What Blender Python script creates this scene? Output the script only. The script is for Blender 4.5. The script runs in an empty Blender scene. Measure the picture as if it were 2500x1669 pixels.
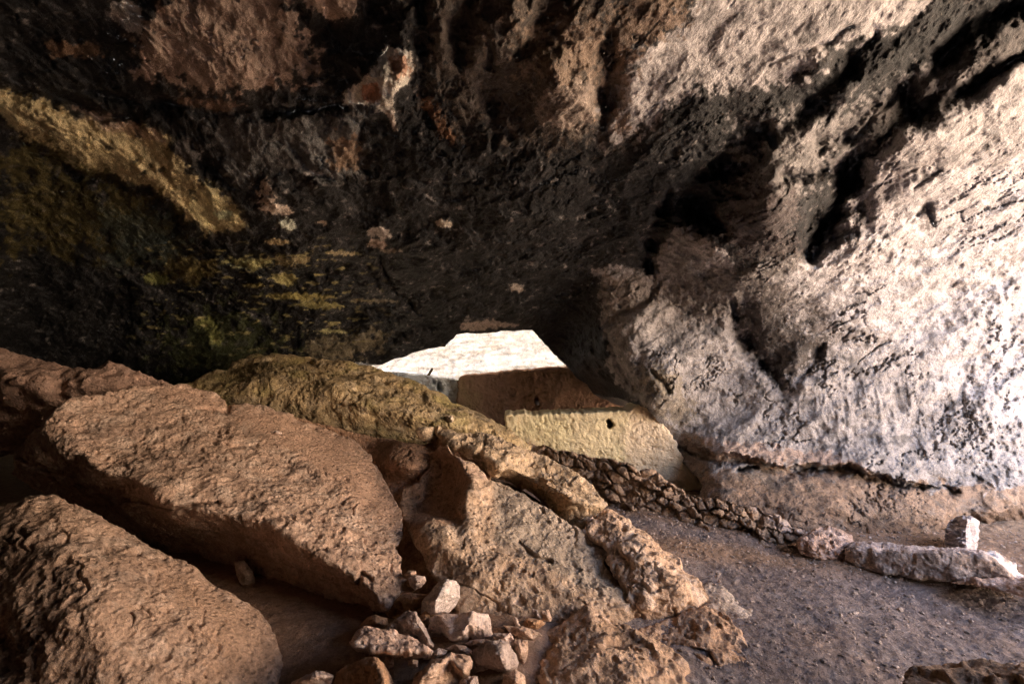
import bpy, math, random
import numpy as np
from mathutils import Vector
from mathutils.geometry import delaunay_2d_cdt

scene = bpy.context.scene
R = math.radians
# ---------------------------------------------------------------- camera
EYE = 2.2
FPX = 1250.0                      # focal length in photo pixels (photo is 2500 x 1669)
CX, CY = 1250.0, 834.5
cam_d = bpy.data.cameras.new("camera")
cam_d.sensor_width = 36.0
cam_d.lens = 18.0
cam_d.clip_start = 0.05
cam_d.clip_end = 2000
cam = bpy.data.objects.new("camera", cam_d)
cam.location = (0, 0, EYE)
cam.rotation_euler = (R(90), 0, 0)
scene.collection.objects.link(cam)
scene.camera = cam
# ---------------------------------------------------------------- sky, sun, exposure
SUN_AZ, SUN_EL = 208.0, 48.0      # azimuth measured clockwise from the view direction (+Y)
world = bpy.data.worlds.new("World")
scene.world = world
world.use_nodes = True
wn = world.node_tree
sky = wn.nodes.new("ShaderNodeTexSky")
sky.sky_type = 'NISHITA'
sky.sun_disc = False
sky.sun_elevation = R(SUN_EL)
sky.sun_rotation = R(SUN_AZ)
sky.dust_density = 2.5
wn.links.new(sky.outputs[0], wn.nodes["Background"].inputs[0])
wn.nodes["Background"].inputs[1].default_value = 0.09
sd = bpy.data.lights.new("sun", 'SUN')
sd.energy = 5.0
sd.angle = R(0.5)
sd.color = (1.0, 0.94, 0.885)
sun = bpy.data.objects.new("sun", sd)
sv = Vector((math.sin(R(SUN_AZ)) * math.cos(R(SUN_EL)), math.cos(R(SUN_AZ)) * math.cos(R(SUN_EL)), math.sin(R(SUN_EL))))
sun.rotation_euler = sv.to_track_quat('Z', 'Y').to_euler()
scene.collection.objects.link(sun)
vs = scene.view_settings
vs.view_transform = 'Standard'
vs.look = 'None'
vs.gamma = 1
vs.use_curve_mapping = False
vs.exposure = 4.6
scene.cycles.use_denoising = True
scene.cycles.denoising_prefilter = 'NONE'
scene.cycles.max_bounces = 8
scene.cycles.diffuse_bounces = 3
scene.cycles.use_adaptive_sampling = False
scene.cycles.use_guiding = True
scene.cycles.guiding_training_samples = 48
scene.cycles.glossy_bounces = 2

# ---------------------------------------------------------------- numpy noise
_rng = np.random.RandomState(7)
_perm = np.tile(_rng.permutation(256), 3).astype(np.int32)
_g = _rng.normal(size=(256, 3)); _g /= np.linalg.norm(_g, axis=1)[:, None]
_g = _g.astype(np.float32)
def pn(p, seed=0):
    p = np.asarray(p, dtype=np.float32) + np.float32(seed * 17.31)
    i = np.floor(p); f = p - i
    i = i.astype(np.int64) & 255
    u = f * f * f * (f * (f * 6 - 15) + 10)
    out = np.zeros(len(p), dtype=np.float32)
    for a in (0, 1):
        wa = u[:, 0] if a else 1 - u[:, 0]
        ha = _perm[(i[:, 0] + a) & 255]
        for b in (0, 1):
            wb = wa * (u[:, 1] if b else 1 - u[:, 1])
            hb = _perm[ha + ((i[:, 1] + b) & 255)]
            for c in (0, 1):
                w = wb * (u[:, 2] if c else 1 - u[:, 2])
                g = _g[_perm[hb + ((i[:, 2] + c) & 255)] & 255]
                out += w * (g[:, 0] * (f[:, 0] - a) + g[:, 1] * (f[:, 1] - b) + g[:, 2] * (f[:, 2] - c))
    return out * 1.5
def fbm(p, o=4, seed=0, gain=0.5, ridged=False):
    s = np.zeros(len(p), dtype=np.float32); a = 1.0; t = 0; q = np.asarray(p, dtype=np.float32)
    for k in range(o):
        n = pn(q, seed + k * 3)
        if ridged: n = 1 - 2 * np.abs(n)
        s += a * n; t += a; a *= gain; q = q * 2.03
    return s / t
def ss(a, b, x):
    t = np.clip((x - a) / (b - a), 0, 1)
    return t * t * (3 - 2 * t)
def mix(c, d, t):
    return c * (1 - t[:, None]) + np.asarray(d, dtype=np.float32) * t[:, None]

# ---------------------------------------------------------------- pixel helpers (photo pixels, and the crops they were read from)
def A(*pts): return [((x / 1.879), 835 + (y / 1.879), *r) for x, y, *r in pts]
def B(*pts): return [(1250 + x / 1.879, 835 + y / 1.879, *r) for x, y, *r in pts]
def C(*pts): return [(850 + x / 2.904, 750 + y / 2.904, *r) for x, y, *r in pts]
def Rb(*pts): return [(700 + x / 3.614, 1350 + y / 3.614, *r) for x, y, *r in pts]
def F(*pts): return [(x * 1.0643, y * 1.0643, *r) for x, y, *r in pts]
def world_at(px, py, Y):
    return np.stack([(px - CX) / FPX * Y, Y, EYE - (py - CY) / FPX * Y], axis=-1)
def seg_dist(px, py, poly, closed=True):
    """distance to polyline, nearest point, inside flag"""
    P = np.asarray([(q[0], q[1]) for q in poly], dtype=np.float64)
    n = len(P); m = n if closed else n - 1
    best = np.full(px.shape, 1e18); bx = np.zeros(px.shape); by = np.zeros(px.shape)
    ins = np.zeros(px.shape, dtype=bool); along = np.zeros(px.shape)
    acc = 0.0
    for k in range(m):
        x0, y0 = P[k]; x1, y1 = P[(k + 1) % n]
        dx, dy = x1 - x0, y1 - y0; L2 = dx * dx + dy * dy + 1e-12
        t = np.clip(((px - x0) * dx + (py - y0) * dy) / L2, 0, 1)
        qx = x0 + t * dx; qy = y0 + t * dy
        d = (px - qx) ** 2 + (py - qy) ** 2
        w = d < best
        best = np.where(w, d, best); bx = np.where(w, qx, bx); by = np.where(w, qy, by)
        along = np.where(w, acc + t * math.sqrt(L2), along); acc += math.sqrt(L2)
        if closed and y0 != y1:
            c = ((y0 > py) != (y1 > py)) & (px < dx * (py - y0) / (y1 - y0) + x0)
            ins ^= c
    return np.sqrt(best), bx, by, ins, along / max(acc, 1e-9)
def roughen(poly, step=7.0, amp=2.2, seed=1, fr=0.035):
    out = []
    n = len(poly)
    for k in range(n):
        a = np.array(poly[k][:2], float); b = np.array(poly[(k + 1) % n][:2], float)
        m = max(1, int(np.linalg.norm(b - a) / step))
        for j in range(m):
            out.append(a + (b - a) * j / m)
    P = np.array(out)
    q = np.stack([P[:, 0] * fr, P[:, 1] * fr, np.full(len(P), seed * 3.3)], 1)
    q2 = q * 3.1
    P[:, 0] += amp * 2.2 * pn(q, 3) + amp * 1.4 * pn(q2, 5)
    P[:, 1] += amp * 2.2 * pn(q, 9) + amp * 1.4 * pn(q2, 11)
    return [tuple(v) for v in P]

# ---------------------------------------------------------------- materials
def rock_material(name, rough=0.85, bump=0.02, scale=9.0, var=0.35, spec=0.25, pits=1.0, grain=60.0, streak=None):
    m = bpy.data.materials.new(name); m.use_nodes = True
    nt = m.node_tree; N = nt.nodes; L = nt.links
    b = N["Principled BSDF"]
    b.inputs["Roughness"].default_value = rough
    b.inputs["Specular IOR Level"].default_value = spec
    at = N.new("ShaderNodeAttribute"); at.attribute_name = "Col"
    tc = N.new("ShaderNodeTexCoord")
    vec = tc.outputs["Object"]
    if streak:
        mp = N.new("ShaderNodeMapping"); mp.inputs["Rotation"].default_value = streak[0]; mp.inputs["Scale"].default_value = streak[1]
        L.new(vec, mp.inputs[0]); vec = mp.outputs[0]
    n1 = N.new("ShaderNodeTexNoise"); n1.inputs["Scale"].default_value = scale; n1.inputs["Detail"].default_value = 9; n1.inputs["Roughness"].default_value = 0.66
    n2 = N.new("ShaderNodeTexNoise"); n2.inputs["Scale"].default_value = grain; n2.inputs["Detail"].default_value = 5; n2.inputs["Roughness"].default_value = 0.7
    vo = N.new("ShaderNodeTexVoronoi"); vo.inputs["Scale"].default_value = scale * 2.2
    L.new(vec, n1.inputs["Vector"]); L.new(vec, n2.inputs["Vector"]); L.new(vec, vo.inputs["Vector"])
    # colour variation: multiply by 1 +- var following both noises
    mr = N.new("ShaderNodeMapRange"); mr.inputs[1].default_value = 0.3; mr.inputs[2].default_value = 0.7
    mr.inputs[3].default_value = 1 - var; mr.inputs[4].default_value = 1 + var
    L.new(n1.outputs[0], mr.inputs[0])
    mr2 = N.new("ShaderNodeMapRange"); mr2.inputs[1].default_value = 0.3; mr2.inputs[2].default_value = 0.7
    mr2.inputs[3].default_value = 1 - var * 0.9; mr2.inputs[4].default_value = 1 + var * 0.9
    L.new(n2.outputs[0], mr2.inputs[0])
    mu = N.new("ShaderNodeMath"); mu.operation = 'MULTIPLY'
    L.new(mr.outputs[0], mu.inputs[0]); L.new(mr2.outputs[0], mu.inputs[1])
    vm = N.new("ShaderNodeVectorMath"); vm.operation = 'SCALE'
    L.new(at.outputs["Color"], vm.inputs[0]); L.new(mu.outputs[0], vm.inputs["Scale"])
    L.new(vm.outputs[0], b.inputs["Base Color"])
    # bump: broad lumps, pits and grain
    pr = N.new("ShaderNodeMapRange"); pr.inputs[1].default_value = 0.0; pr.inputs[2].default_value = 0.35
    pr.inputs[3].default_value = -0.35 * pits; pr.inputs[4].default_value = 0.0
    L.new(vo.outputs["Distance"], pr.inputs[0])
    a1 = N.new("ShaderNodeMath"); a1.operation = 'ADD'
    L.new(n1.outputs[0], a1.inputs[0]); L.new(pr.outputs[0], a1.inputs[1])
    g1 = N.new("ShaderNodeMath"); g1.operation = 'MULTIPLY_ADD'; g1.inputs[1].default_value = 0.22
    L.new(n2.outputs[0], g1.inputs[0]); L.new(a1.outputs[0], g1.inputs[2])
    bp = N.new("ShaderNodeBump"); bp.inputs["Strength"].default_value = 1.0; bp.inputs["Distance"].default_value = bump
    L.new(g1.outputs[0], bp.inputs["Height"]); L.new(bp.outputs[0], b.inputs["Normal"])
    return m
M_ROCK = rock_material("boulder_sandstone", bump=0.07, scale=8, var=0.3, grain=50)
M_SHELL = rock_material("cave_rock", rough=0.62, bump=0.10, scale=5, var=0.42, spec=0.3, grain=48, pits=0.45)
M_SMALL = rock_material("broken_rock", bump=0.03, scale=14, var=0.25, grain=90, pits=0.5)
M_ADOBE = rock_material("adobe", rough=0.95, bump=0.05, scale=7, var=0.14, grain=45, spec=0.1, pits=0.4)
M_DIRT = rock_material("dirt", rough=0.95, bump=0.045, scale=11, var=0.3, grain=75, spec=0.12, pits=0.4)

# ---------------------------------------------------------------- mesh helpers
def make_mesh(name, V, faces, mat, cols=None, smooth=True, origin=None):
    """faces: list of int arrays (n,3) or (n,4)"""
    V = np.asarray(V, dtype=np.float32)
    if origin is None:
        origin = np.array([V[:, 0].mean(), V[:, 1].mean(), V[:, 2].min()], dtype=np.float32)
    origin = np.asarray(origin, dtype=np.float32)
    me = bpy.data.meshes.new(name)
    faces = [np.asarray(f, dtype=np.int32) for f in faces if len(f)]
    nl = sum(f.size for f in faces); nf = sum(len(f) for f in faces)
    me.vertices.add(len(V)); me.vertices.foreach_set("co", (V - origin).ravel())
    me.loops.add(nl); me.loops.foreach_set("vertex_index", np.concatenate([f.ravel() for f in faces]))
    me.polygons.add(nf)
    tot = np.concatenate([np.full(len(f), f.shape[1], dtype=np.int32) for f in faces])
    st = np.concatenate([[0], np.cumsum(tot)[:-1]]).astype(np.int32)
    me.polygons.foreach_set("loop_start", st); me.polygons.foreach_set("loop_total", tot)
    me.polygons.foreach_set("use_smooth", np.full(nf, smooth))
    if cols is not None:
        at = me.attributes.new("Col", 'FLOAT_COLOR', 'POINT')
        c4 = np.ones((len(V), 4), dtype=np.float32); c4[:, :3] = np.clip(cols, 0, 0.95)
        at.data.foreach_set("color", c4.ravel())
    me.update(calc_edges=True); me.validate()
    me.materials.append(mat)
    o = bpy.data.objects.new(name, me); o.location = origin.tolist()
    scene.collection.objects.link(o)
    return o
def tag(o, label=None, cat=None, group=None, kind=None):
    if label: o["label"] = label
    if cat: o["category"] = cat
    if group: o["group"] = group
    if kind: o["kind"] = kind
    return o
def blur2(a, w, s):
    """normalised separable gaussian"""
    if s <= 0: return a
    r = int(3 * s) + 1
    k = np.exp(-0.5 * (np.arange(-r, r + 1) / s) ** 2)
    def cv(x, ax):
        pad = [(0, 0), (0, 0)]; pad[ax] = (r, r)
        xp = np.pad(x, pad); out = np.zeros_like(x)
        n = x.shape[ax]
        for i, kk in enumerate(k):
            out += kk * (xp[i:i + n] if ax == 0 else xp[:, i:i + n])
        return out
    num = cv(cv(a * w, 0), 1); den = cv(cv(w, 0), 1)
    return np.where(den > 1e-9, num / np.maximum(den, 1e-9), a)
def boundary(quads):
    e = np.concatenate([quads[:, [i, (i + 1) % 4]] for i in range(4)])
    key = np.sort(e, axis=1); code = key[:, 0].astype(np.int64) * 50_000_000 + key[:, 1]
    u, idx, cnt = np.unique(code, return_index=True, return_counts=True)
    return e[idx[cnt == 1]]

def tri_interp(pts, vals, edges, GX, GY):
    vs_, es_, fs_, ov, _, _ = delaunay_2d_cdt([Vector(p) for p in pts], edges, [], 0, 1e-4)
    vv = []
    for o_ in ov:
        vv.append(np.mean([vals[i] for i in o_]) if o_ else None)
    P = np.array([tuple(v) for v in vs_])
    for i, v in enumerate(vv):       # crossing points made by the triangulation
        if v is None:
            d = [math.hypot(P[i][0] - p[0], P[i][1] - p[1]) + 1e-3 for p in pts]
            w = [1 / x ** 2 for x in d]; vv[i] = sum(a * b for a, b in zip(w, vals)) / sum(w)
    Z = np.zeros(GX.shape); W = np.zeros(GX.shape)
    x0, y0 = GX[0, 0], GY[0, 0]; st = GX[0, 1] - GX[0, 0]
    for f in fs_:
        a, b, c = (P[i] for i in f); za, zb, zc = (vv[i] for i in f)
        i0 = max(0, int((min(a[0], b[0], c[0]) - x0) / st)); i1 = int((max(a[0], b[0], c[0]) - x0) / st) + 2
        j0 = max(0, int((min(a[1], b[1], c[1]) - y0) / st)); j1 = int((max(a[1], b[1], c[1]) - y0) / st) + 2
        sx = GX[j0:j1, i0:i1]; sy = GY[j0:j1, i0:i1]
        det = (b[1] - c[1]) * (a[0] - c[0]) + (c[0] - b[0]) * (a[1] - c[1])
        if abs(det) < 1e-6 or sx.size == 0: continue
        l1 = ((b[1] - c[1]) * (sx - c[0]) + (c[0] - b[0]) * (sy - c[1])) / det
        l2 = ((c[1] - a[1]) * (sx - c[0]) + (a[0] - c[0]) * (sy - c[1])) / det
        l3 = 1 - l1 - l2
        m = (l1 > -1e-3) & (l2 > -1e-3) & (l3 > -1e-3)
        Z[j0:j1, i0:i1] = np.where(m, l1 * za + l2 * zb + l3 * zc, Z[j0:j1, i0:i1])
        W[j0:j1, i0:i1] = np.where(m, 1, W[j0:j1, i0:i1])
    for s in (3, 12, 40):
        if (W > 0).all(): break
        Zb = blur2(Z, W, s); has = blur2(W, np.ones_like(W), s) > 1e-6
        fill = (W == 0) & has
        Z = np.where(fill, Zb, Z); W = np.where(fill, 1, W)
    return Z

_count = [0]
def relief(name, outline, inner=(), creases=(), thick=1.0, step=2.4, blur=4.0, rim=16, rimd=None, amp=2.2,
           disp=((0.06, 1.6), (0.02, 6.0)), ridg=0.0, col=None, mat=None, shrink=0.72, flatback=False, seed=None, cuts=(), extra=None, fine=1.0, facet=1.0, smooth=()):
    """a rock with its own outline, distance and thickness: outline points carry (x, y, distance)"""
    _count[0] += 1
    seed = seed if seed is not None else _count[0]
    pts, vals, edges = [], [], []
    for k, (x, y, d) in enumerate(outline):
        pts.append((x, y)); vals.append(1.0 / d); edges.append((k, (k + 1) % len(outline)))
    for (x, y, d) in inner:
        pts.append((x, y)); vals.append(1.0 / d)
    for cr in creases:
        b0 = len(pts)
        for k, (x, y, d) in enumerate(cr):
            pts.append((x, y)); vals.append(1.0 / d)
            if k: edges.append((b0 + k - 1, b0 + k))
    rough = roughen(outline, step=min(7, max(2.5, rim * 0.6)), amp=amp, seed=seed)
    xs = [p[0] for p in rough]; ys = [p[1] for p in rough]
    gx = np.arange(min(xs) - 3 * step, max(xs) + 3 * step, step); gy = np.arange(min(ys) - 3 * step, max(ys) + 3 * step, step)
    GX, GY = np.meshgrid(gx, gy)
    d, bx, by, ins, _ = seg_dist(GX, GY, rough)
    I = tri_interp(pts, vals, edges, GX, GY)
    I = blur2(I, np.ones_like(I), blur)
    cell = ins[:-1, :-1] | ins[1:, :-1] | ins[:-1, 1:] | ins[1:, 1:]
    near = ~ins
    PX = np.where(near, bx, GX); PY = np.where(near, by, GY)
    Y = 1.0 / np.maximum(I, 1e-3)
    di = np.where(ins, d, 0)
    rd = rimd if rimd is not None else rim * float(np.median(Y[ins])) / FPX * 1.1
    t = np.clip(1 - di / rim, 0, 1)
    Y = Y + rd * (1 - np.sqrt(np.maximum(0, 1 - t * t)))
    for (poly, w, dep) in cuts:                 # cracks: narrow real grooves
        dd, _, _, _, _ = seg_dist(GX, GY, poly, closed=False)
        q = np.stack([GX.ravel() * 0.02, GY.ravel() * 0.02, np.full(GX.size, 4.4)], 1)
        dd = dd + 3.0 * pn(q * 2, 31).reshape(GX.shape)
        Y = Y + dep * np.exp(-(dd / w) ** 2)
    if extra is not None: Y = extra(PX, PY, Y)
    Pw = world_at(PX, PY, Y)
    def normals(Q):
        du = np.zeros_like(Q); dv = np.zeros_like(Q)
        du[:, 1:-1] = Q[:, 2:] - Q[:, :-2]; dv[1:-1] = Q[2:] - Q[:-2]
        du[:, 0] = du[:, 1]; du[:, -1] = du[:, -2]; dv[0] = dv[1]; dv[-1] = dv[-2]
        n = np.cross(dv, du); n /= (np.linalg.norm(n, axis=-1, keepdims=True) + 1e-12)
        return n
    Gr = world_at(GX, GY, Y)
    nn = np.stack([blur2(normals(Gr)[..., k], np.ones(GX.shape), 3.0) for k in range(3)], -1)
    nn /= (np.linalg.norm(nn, axis=-1, keepdims=True) + 1e-12)
    vid = -np.ones(GX.shape, dtype=np.int64)
    used = np.zeros(GX.shape, bool)
    used[:-1, :-1] |= cell; used[1:, :-1] |= cell; used[:-1, 1:] |= cell; used[1:, 1:] |= cell
    vid[used] = np.arange(used.sum())
    V = Pw[used]; NV = nn[used]; px = PX[used]; py = PY[used]; dv_ = di[used]
    h = np.zeros(len(V), dtype=np.float32)
    for k, (a_, f_) in enumerate(disp):
        n = fbm(V * f_, 4, seed * 5 + k * 7)
        if ridg: n = n * (1 - ridg) + ridg * (fbm(V * f_ * 0.8, 4, seed * 5 + k * 11, ridged=True) - 0.35)
        h += a_ * n
    rel = float(np.clip(np.ptp(V[:, 0]) / 1.5, 0.12, 1.0))
    if facet:
        lay = fbm(V * 1.3 / rel * np.array([0.7, 0.7, 1.6]), 4, 950 + seed) * 4
        h += facet * rel * 0.05 * (np.floor(lay) + ss(0.75, 1.0, lay - np.floor(lay)) + 0.5)
        h += facet * rel * 0.10 * (0.25 - np.abs(fbm(V * 1.1 / rel, 3, 970 + seed)))
    if fine:
        rgh = 0.5 + 0.9 * ss(-0.1, 0.3, fbm(V * 2.3, 2, 900 + seed))
        h += fine * rgh * (0.018 * fbm(V * 12, 3, 905, gain=0.65) + 0.010 * fbm(V * 34, 2, 907) - 0.024 * ss(0.25, 0.5, pn(V * 15, 909)))
        h -= fine * rel * 0.05 * ss(0.02, 0.0, np.abs(fbm(V * np.array([1.0, 1.3, 1.8]) / rel, 4, 911 + seed))) * ss(0.0, 0.2, fbm(V * 0.9, 2, 917))
    fade = 0.35 + 0.65 * np.clip(dv_ / (rim + 1e-6), 0, 1)
    for (poly, w) in smooth:
        d, _, _, ins_, _ = seg_dist(px, py, poly)
        fade = fade * (1 - 0.8 * ss(-w, w, np.where(ins_, d, -d) + w * 1.2 * fbm(np.stack([px, py, 0 * px], 1) / 30.0, 3, 88)))
    V = V + NV * (h * fade)[:, None]
    q00 = vid[:-1, :-1][cell]; q10 = vid[:-1, 1:][cell]; q11 = vid[1:, 1:][cell]; q01 = vid[1:, :-1][cell]
    quads = np.stack([q00, q01, q11, q10], 1)
    c = np.asarray(col(V, px, py, NV, h) if callable(col) else np.tile(np.asarray(col, dtype=np.float32), (len(V), 1)), dtype=np.float32)
    be = boundary(quads)
    bv = np.unique(be)
    cen = V[bv].mean(0)
    if flatback:
        back = V[bv] + np.array([0, thick, 0])
    else:
        vd = cen - np.array([0, 0, EYE]); vd /= np.linalg.norm(vd)
        back = cen + (V[bv] - cen) * shrink + vd * thick
    remap = np.zeros(len(V), dtype=np.int64); remap[bv] = len(V) + np.arange(len(bv))
    side = np.stack([be[:, 1], be[:, 0], remap[be[:, 0]], remap[be[:, 1]]], 1)
    ci = len(V) + len(bv)
    cap = np.stack([remap[be[:, 1]], remap[be[:, 0]], np.full(len(be), ci)], 1)
    Vall = np.concatenate([V, back, back.mean(0)[None] + (0 if flatback else 1) * 0.25 * thick * (back.mean(0) - cen)[None] / max(thick, 1e-3)])
    call = np.concatenate([c, c[bv], c[bv].mean(0)[None]])
    return make_mesh(name, Vall, [quads, side, cap], mat or M_ROCK, call)

# colour recipes ---------------------------------------------------------------
TAN = np.array((0.50, 0.33, 0.22), dtype=np.float32)
def stone_col(base=TAN, dark=(0.20, 0.13, 0.085), pale=(0.52, 0.40, 0.31), alt=None, sc=1.0, lo=0.35, hi=0.3, patches=()):
    def f(V, px, py, N, h):
        c = np.tile(np.asarray(base, dtype=np.float32), (len(V), 1))
        a = fbm(V * 2.2 * sc, 4, 41); b = fbm(V * 5 * sc, 4, 57); e = fbm(V * 14 * sc, 3, 71)
        c = mix(c, dark, lo * ss(0.0, 0.35, a) + 0.45 * ss(0.12, 0.35, e))
        c = mix(c, pale, hi * ss(0.0, 0.3, b) + 0.4 * ss(0.15, 0.4, -e))
        if alt is not None: c = mix(c, alt, 0.7 * ss(0.0, 0.25, fbm(V * 1.3 * sc, 4, 83)))
        for (poly, colr, w, k) in patches:
            d, _, _, ins, _ = seg_dist(px, py, poly)
            s = np.where(ins, d, -d) + w * 1.4 * fbm(np.stack([px, py, 0 * px], 1) / 22.0, 4, 99)
            c = mix(c, colr, k * ss(-w, w, s))
        spk = ss(0.12, 0.4, fbm(V * 28 * sc, 3, 73))
        c = c * (1 - 0.35 * spk[:, None])
        return np.clip(c * np.array([1.40, 1.40, 1.50]), 0, 0.82)
    return f

# ================================================================ SETTING
# ---- ground: one sheet to the horizon, rough dirt near, unseen slope and canyon side outside the mouth shaped to bounce sunlight in
def spaced(lo, f0, f1, hi, st):
    a = f0 - np.geomspace(st * 2, f0 - lo, 26)[::-1]; b = f1 + np.geomspace(st * 2, hi - f1, 26)
    return np.concatenate([a, np.arange(f0, f1, st), b])
gx = spaced(-600, -3.0, 6.0, 600, 0.017); gy = spaced(-600, 2.2, 9.0, 600, 0.019)
GX, GY = np.meshgrid(gx, gy)
V = np.stack([GX.ravel(), GY.ravel(), np.zeros(GX.size)], 1)
rad = np.hypot(V[:, 0], V[:, 1])
nearm = 1 - ss(14, 24, rad)
z = nearm * (0.06 * fbm(V * 0.9, 3, 3) + 0.028 * fbm(V * 4.5, 4, 8) + 0.012 * fbm(V * 19, 2, 12) + 0.006 * fbm(V * 31, 2, 13))
z += 0.14 * np.exp(-((V[:, 0] + 0.2) / 0.5) ** 2 - ((V[:, 1] - 3.6) / 0.4) ** 2)
z += (1 - nearm) * 0.6 * fbm(V * 0.05, 3, 4)
hx = V[:, 0] - 16 + 0.25 * np.abs(V[:, 1]) * 0
z += ss(0, 70, hx) * (42 + 12 * fbm(V * 0.02, 4, 22)) + (hx > 0) * ss(0, 12, hx) * 2.5 * fbm(V * 0.12, 5, 24)
z -= ss(9, 16, V[:, 0]) * ss(30, 16, V[:, 0]) * 1.0
V[:, 2] = z
ny, nx = GX.shape
idx = np.arange(nx * ny).reshape(ny, nx)
quads = np.stack([idx[:-1, :-1].ravel(), idx[:-1, 1:].ravel(), idx[1:, 1:].ravel(), idx[1:, :-1].ravel()], 1)
a = fbm(V * 1.1, 4, 31); b = fbm(V * 7, 3, 33)
c = np.tile(np.array((0.25, 0.20, 0.19), dtype=np.float32), (len(V), 1))
c = mix(c, (0.30, 0.21, 0.165), ss(0.0, 0.4, a) * 0.45)
c = mix(c, (0.36, 0.31, 0.30), 0.5 * ss(0.1, 0.35, b))
c = mix(c, (0.14, 0.105, 0.09), 0.6 * ss(0.12, 0.4, fbm(V * 16, 3, 37)))
lr = ss(0.6, -0.4, V[:, 0] - 0.15)               # reddish soil under the boulders on the left
c = mix(c, (0.34, 0.20, 0.12), lr * 0.8)
edge = ss(0.5, 0.0, np.abs(V[:, 1] - (5.35 - 0.28 * (V[:, 0] - 2.2))))   # orange sand along the foot of the wall
c = mix(c, (0.38, 0.23, 0.13), 0.6 * edge * ss(0.5, 1.5, V[:, 0]))
c = mix(c, (0.28, 0.18, 0.12), 0.8 * ss(0.1, 0.4, V[:, 1] - (6.25 - 0.6 * (V[:, 0] - 1.4))) * ss(1.0, 1.4, V[:, 0]))
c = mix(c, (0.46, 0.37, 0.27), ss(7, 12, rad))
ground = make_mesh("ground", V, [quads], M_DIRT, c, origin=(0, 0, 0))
tag(ground, kind="structure")

# ---- the cave shell: ceiling and the long right hand wall, with the gap to the far room and the mouth on the right
HOLE = roughen(F((715, 838), (790, 832), (870, 836), (905, 826), (955, 806), (1000, 797), (1020, 796), (1040, 775), (1050, 766), (1110, 763), (1170, 760), (1222, 756),
                 (1235, 775), (1262, 800), (1285, 828), (1300, 842), (1318, 862), (1345, 880), (1360, 902), (1392, 911), (1425, 915), (1455, 926),
                 (1482, 935), (1500, 955), (1522, 985), (1540, 1012), (1556, 1048), (1575, 1075), (1600, 1092), (1612, 1112), (1580, 1190), (1400, 1260), (1100, 1250), (760, 1000)), amp=1.6, seed=5)
ctrl = []
for (px, py, Y) in [(0, 0, 4.1), (600, 0, 3.8), (1250, 0, 3.4), (1900, 0, 3.7), (2500, 0, 4.2),
                    (0, 300, 5.6), (600, 300, 5.1), (1250, 300, 4.7), (1900, 300, 4.6), (2500, 300, 4.8),
                    (0, 600, 7.8), (600, 550, 6.8), (1250, 550, 6.3), (1600, 480, 5.6), (1850, 520, 5.3), (2200, 550, 5.9), (2500, 560, 6.0),
                    (0, 860, 10), (400, 900, 10.5), (500, 740, 9.2), (850, 740, 9.0), (900, 870, 10.8), (1100, 805, 9.8), (1300, 800, 9.7), (1000, 650, 7.7),
                    (1380, 850, 10.2), (1430, 930, 10.2), (1390, 740, 8.9), (1475, 770, 8.5), (1490, 880, 8.35), (1545, 985, 8.1), (1500, 975, 9.6), (1640, 1090, 7.9), (1690, 1165, 7.3),
                    (1620, 800, 7.8), (1720, 950, 7.6), (1600, 640, 7.2), (2000, 800, 6.9), (2000, 1060, 7.0), (2000, 1135, 6.9), (2000, 1200, 6.4), (2000, 1290, 5.95), (1760, 1150, 7.0), (1750, 1220, 6.6), (1850, 1230, 6.35),
                    (2300, 800, 6.7), (2300, 1050, 6.8), (2300, 1160, 6.6), (2300, 1290, 6.0), (2500, 820, 6.6), (2500, 1100, 6.75), (2500, 1350, 5.95), (0, 1300, 10.5), (600, 1200, 11.5)]:
    v = np.array([(px - CX) / FPX * Y, Y, -(py - CY) / FPX * Y]); r = np.linalg.norm(v); ctrl.append((v / r, r))
for (az, el, r) in [(-62, 0, 9.5), (-62, -20, 10), (-90, 0, 8.5), (-90, -22, 9), (-130, 0, 7), (-130, -24, 7.6), (-170, 0, 4.4), (-170, -24, 4.8), (178, 20, 3.8),
                    (-62, 20, 6.8), (-62, 40, 4.0), (-110, 20, 6.2), (-110, 40, 3.9), (-160, 25, 5.0), (-160, 45, 3.2), (0, 45, 3.7), (-30, 50, 3.4), (30, 50, 3.4), (0, 65, 2.9),
                    (0, 90, 2.6), (180, 60, 2.9), (90, 60, 2.9), (-90, 60, 3.0), (56, 0, 12.0), (56, -14, 12.0), (56, 20, 9.0), (56, 40, 5.4), (64, 0, 11), (80, 25, 7.6), (80, 45, 4.6), (100, 25, 3.8), (108, 0, 3.3), (108, -25, 3.5), (108, 25, 3.3), (110, 45, 3.2), (140, 0, 3.0), (140, 25, 3.0), (140, 45, 3.0), (140, -22, 3.2), (165, 5, 3.4), (165, -20, 3.6), (64, -25, 11.5)]:  # unseen rear wall pulled close, behind right, to shade the left boulders
    ctrl.append((np.array([math.sin(R(az)) * math.cos(R(el)), math.cos(R(az)) * math.cos(R(el)), math.sin(R(el))]), r))
CD = np.array([c_[0] for c_ in ctrl]); CR = np.log(np.array([c_[1] for c_ in ctrl]))
phi = lambda d2: np.sqrt(d2 + 0.0025)
n_ = len(CD)
K = np.zeros((n_ + 4, n_ + 4)); K[:n_, :n_] = phi(((CD[:, None] - CD[None]) ** 2).sum(-1)) + 0 * np.eye(n_)
K[:n_, n_] = 1; K[:n_, n_ + 1:] = CD; K[n_, :n_] = 1; K[n_ + 1:, :n_] = CD.T
sol = np.linalg.solve(K, np.concatenate([CR, np.zeros(4)]))
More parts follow.
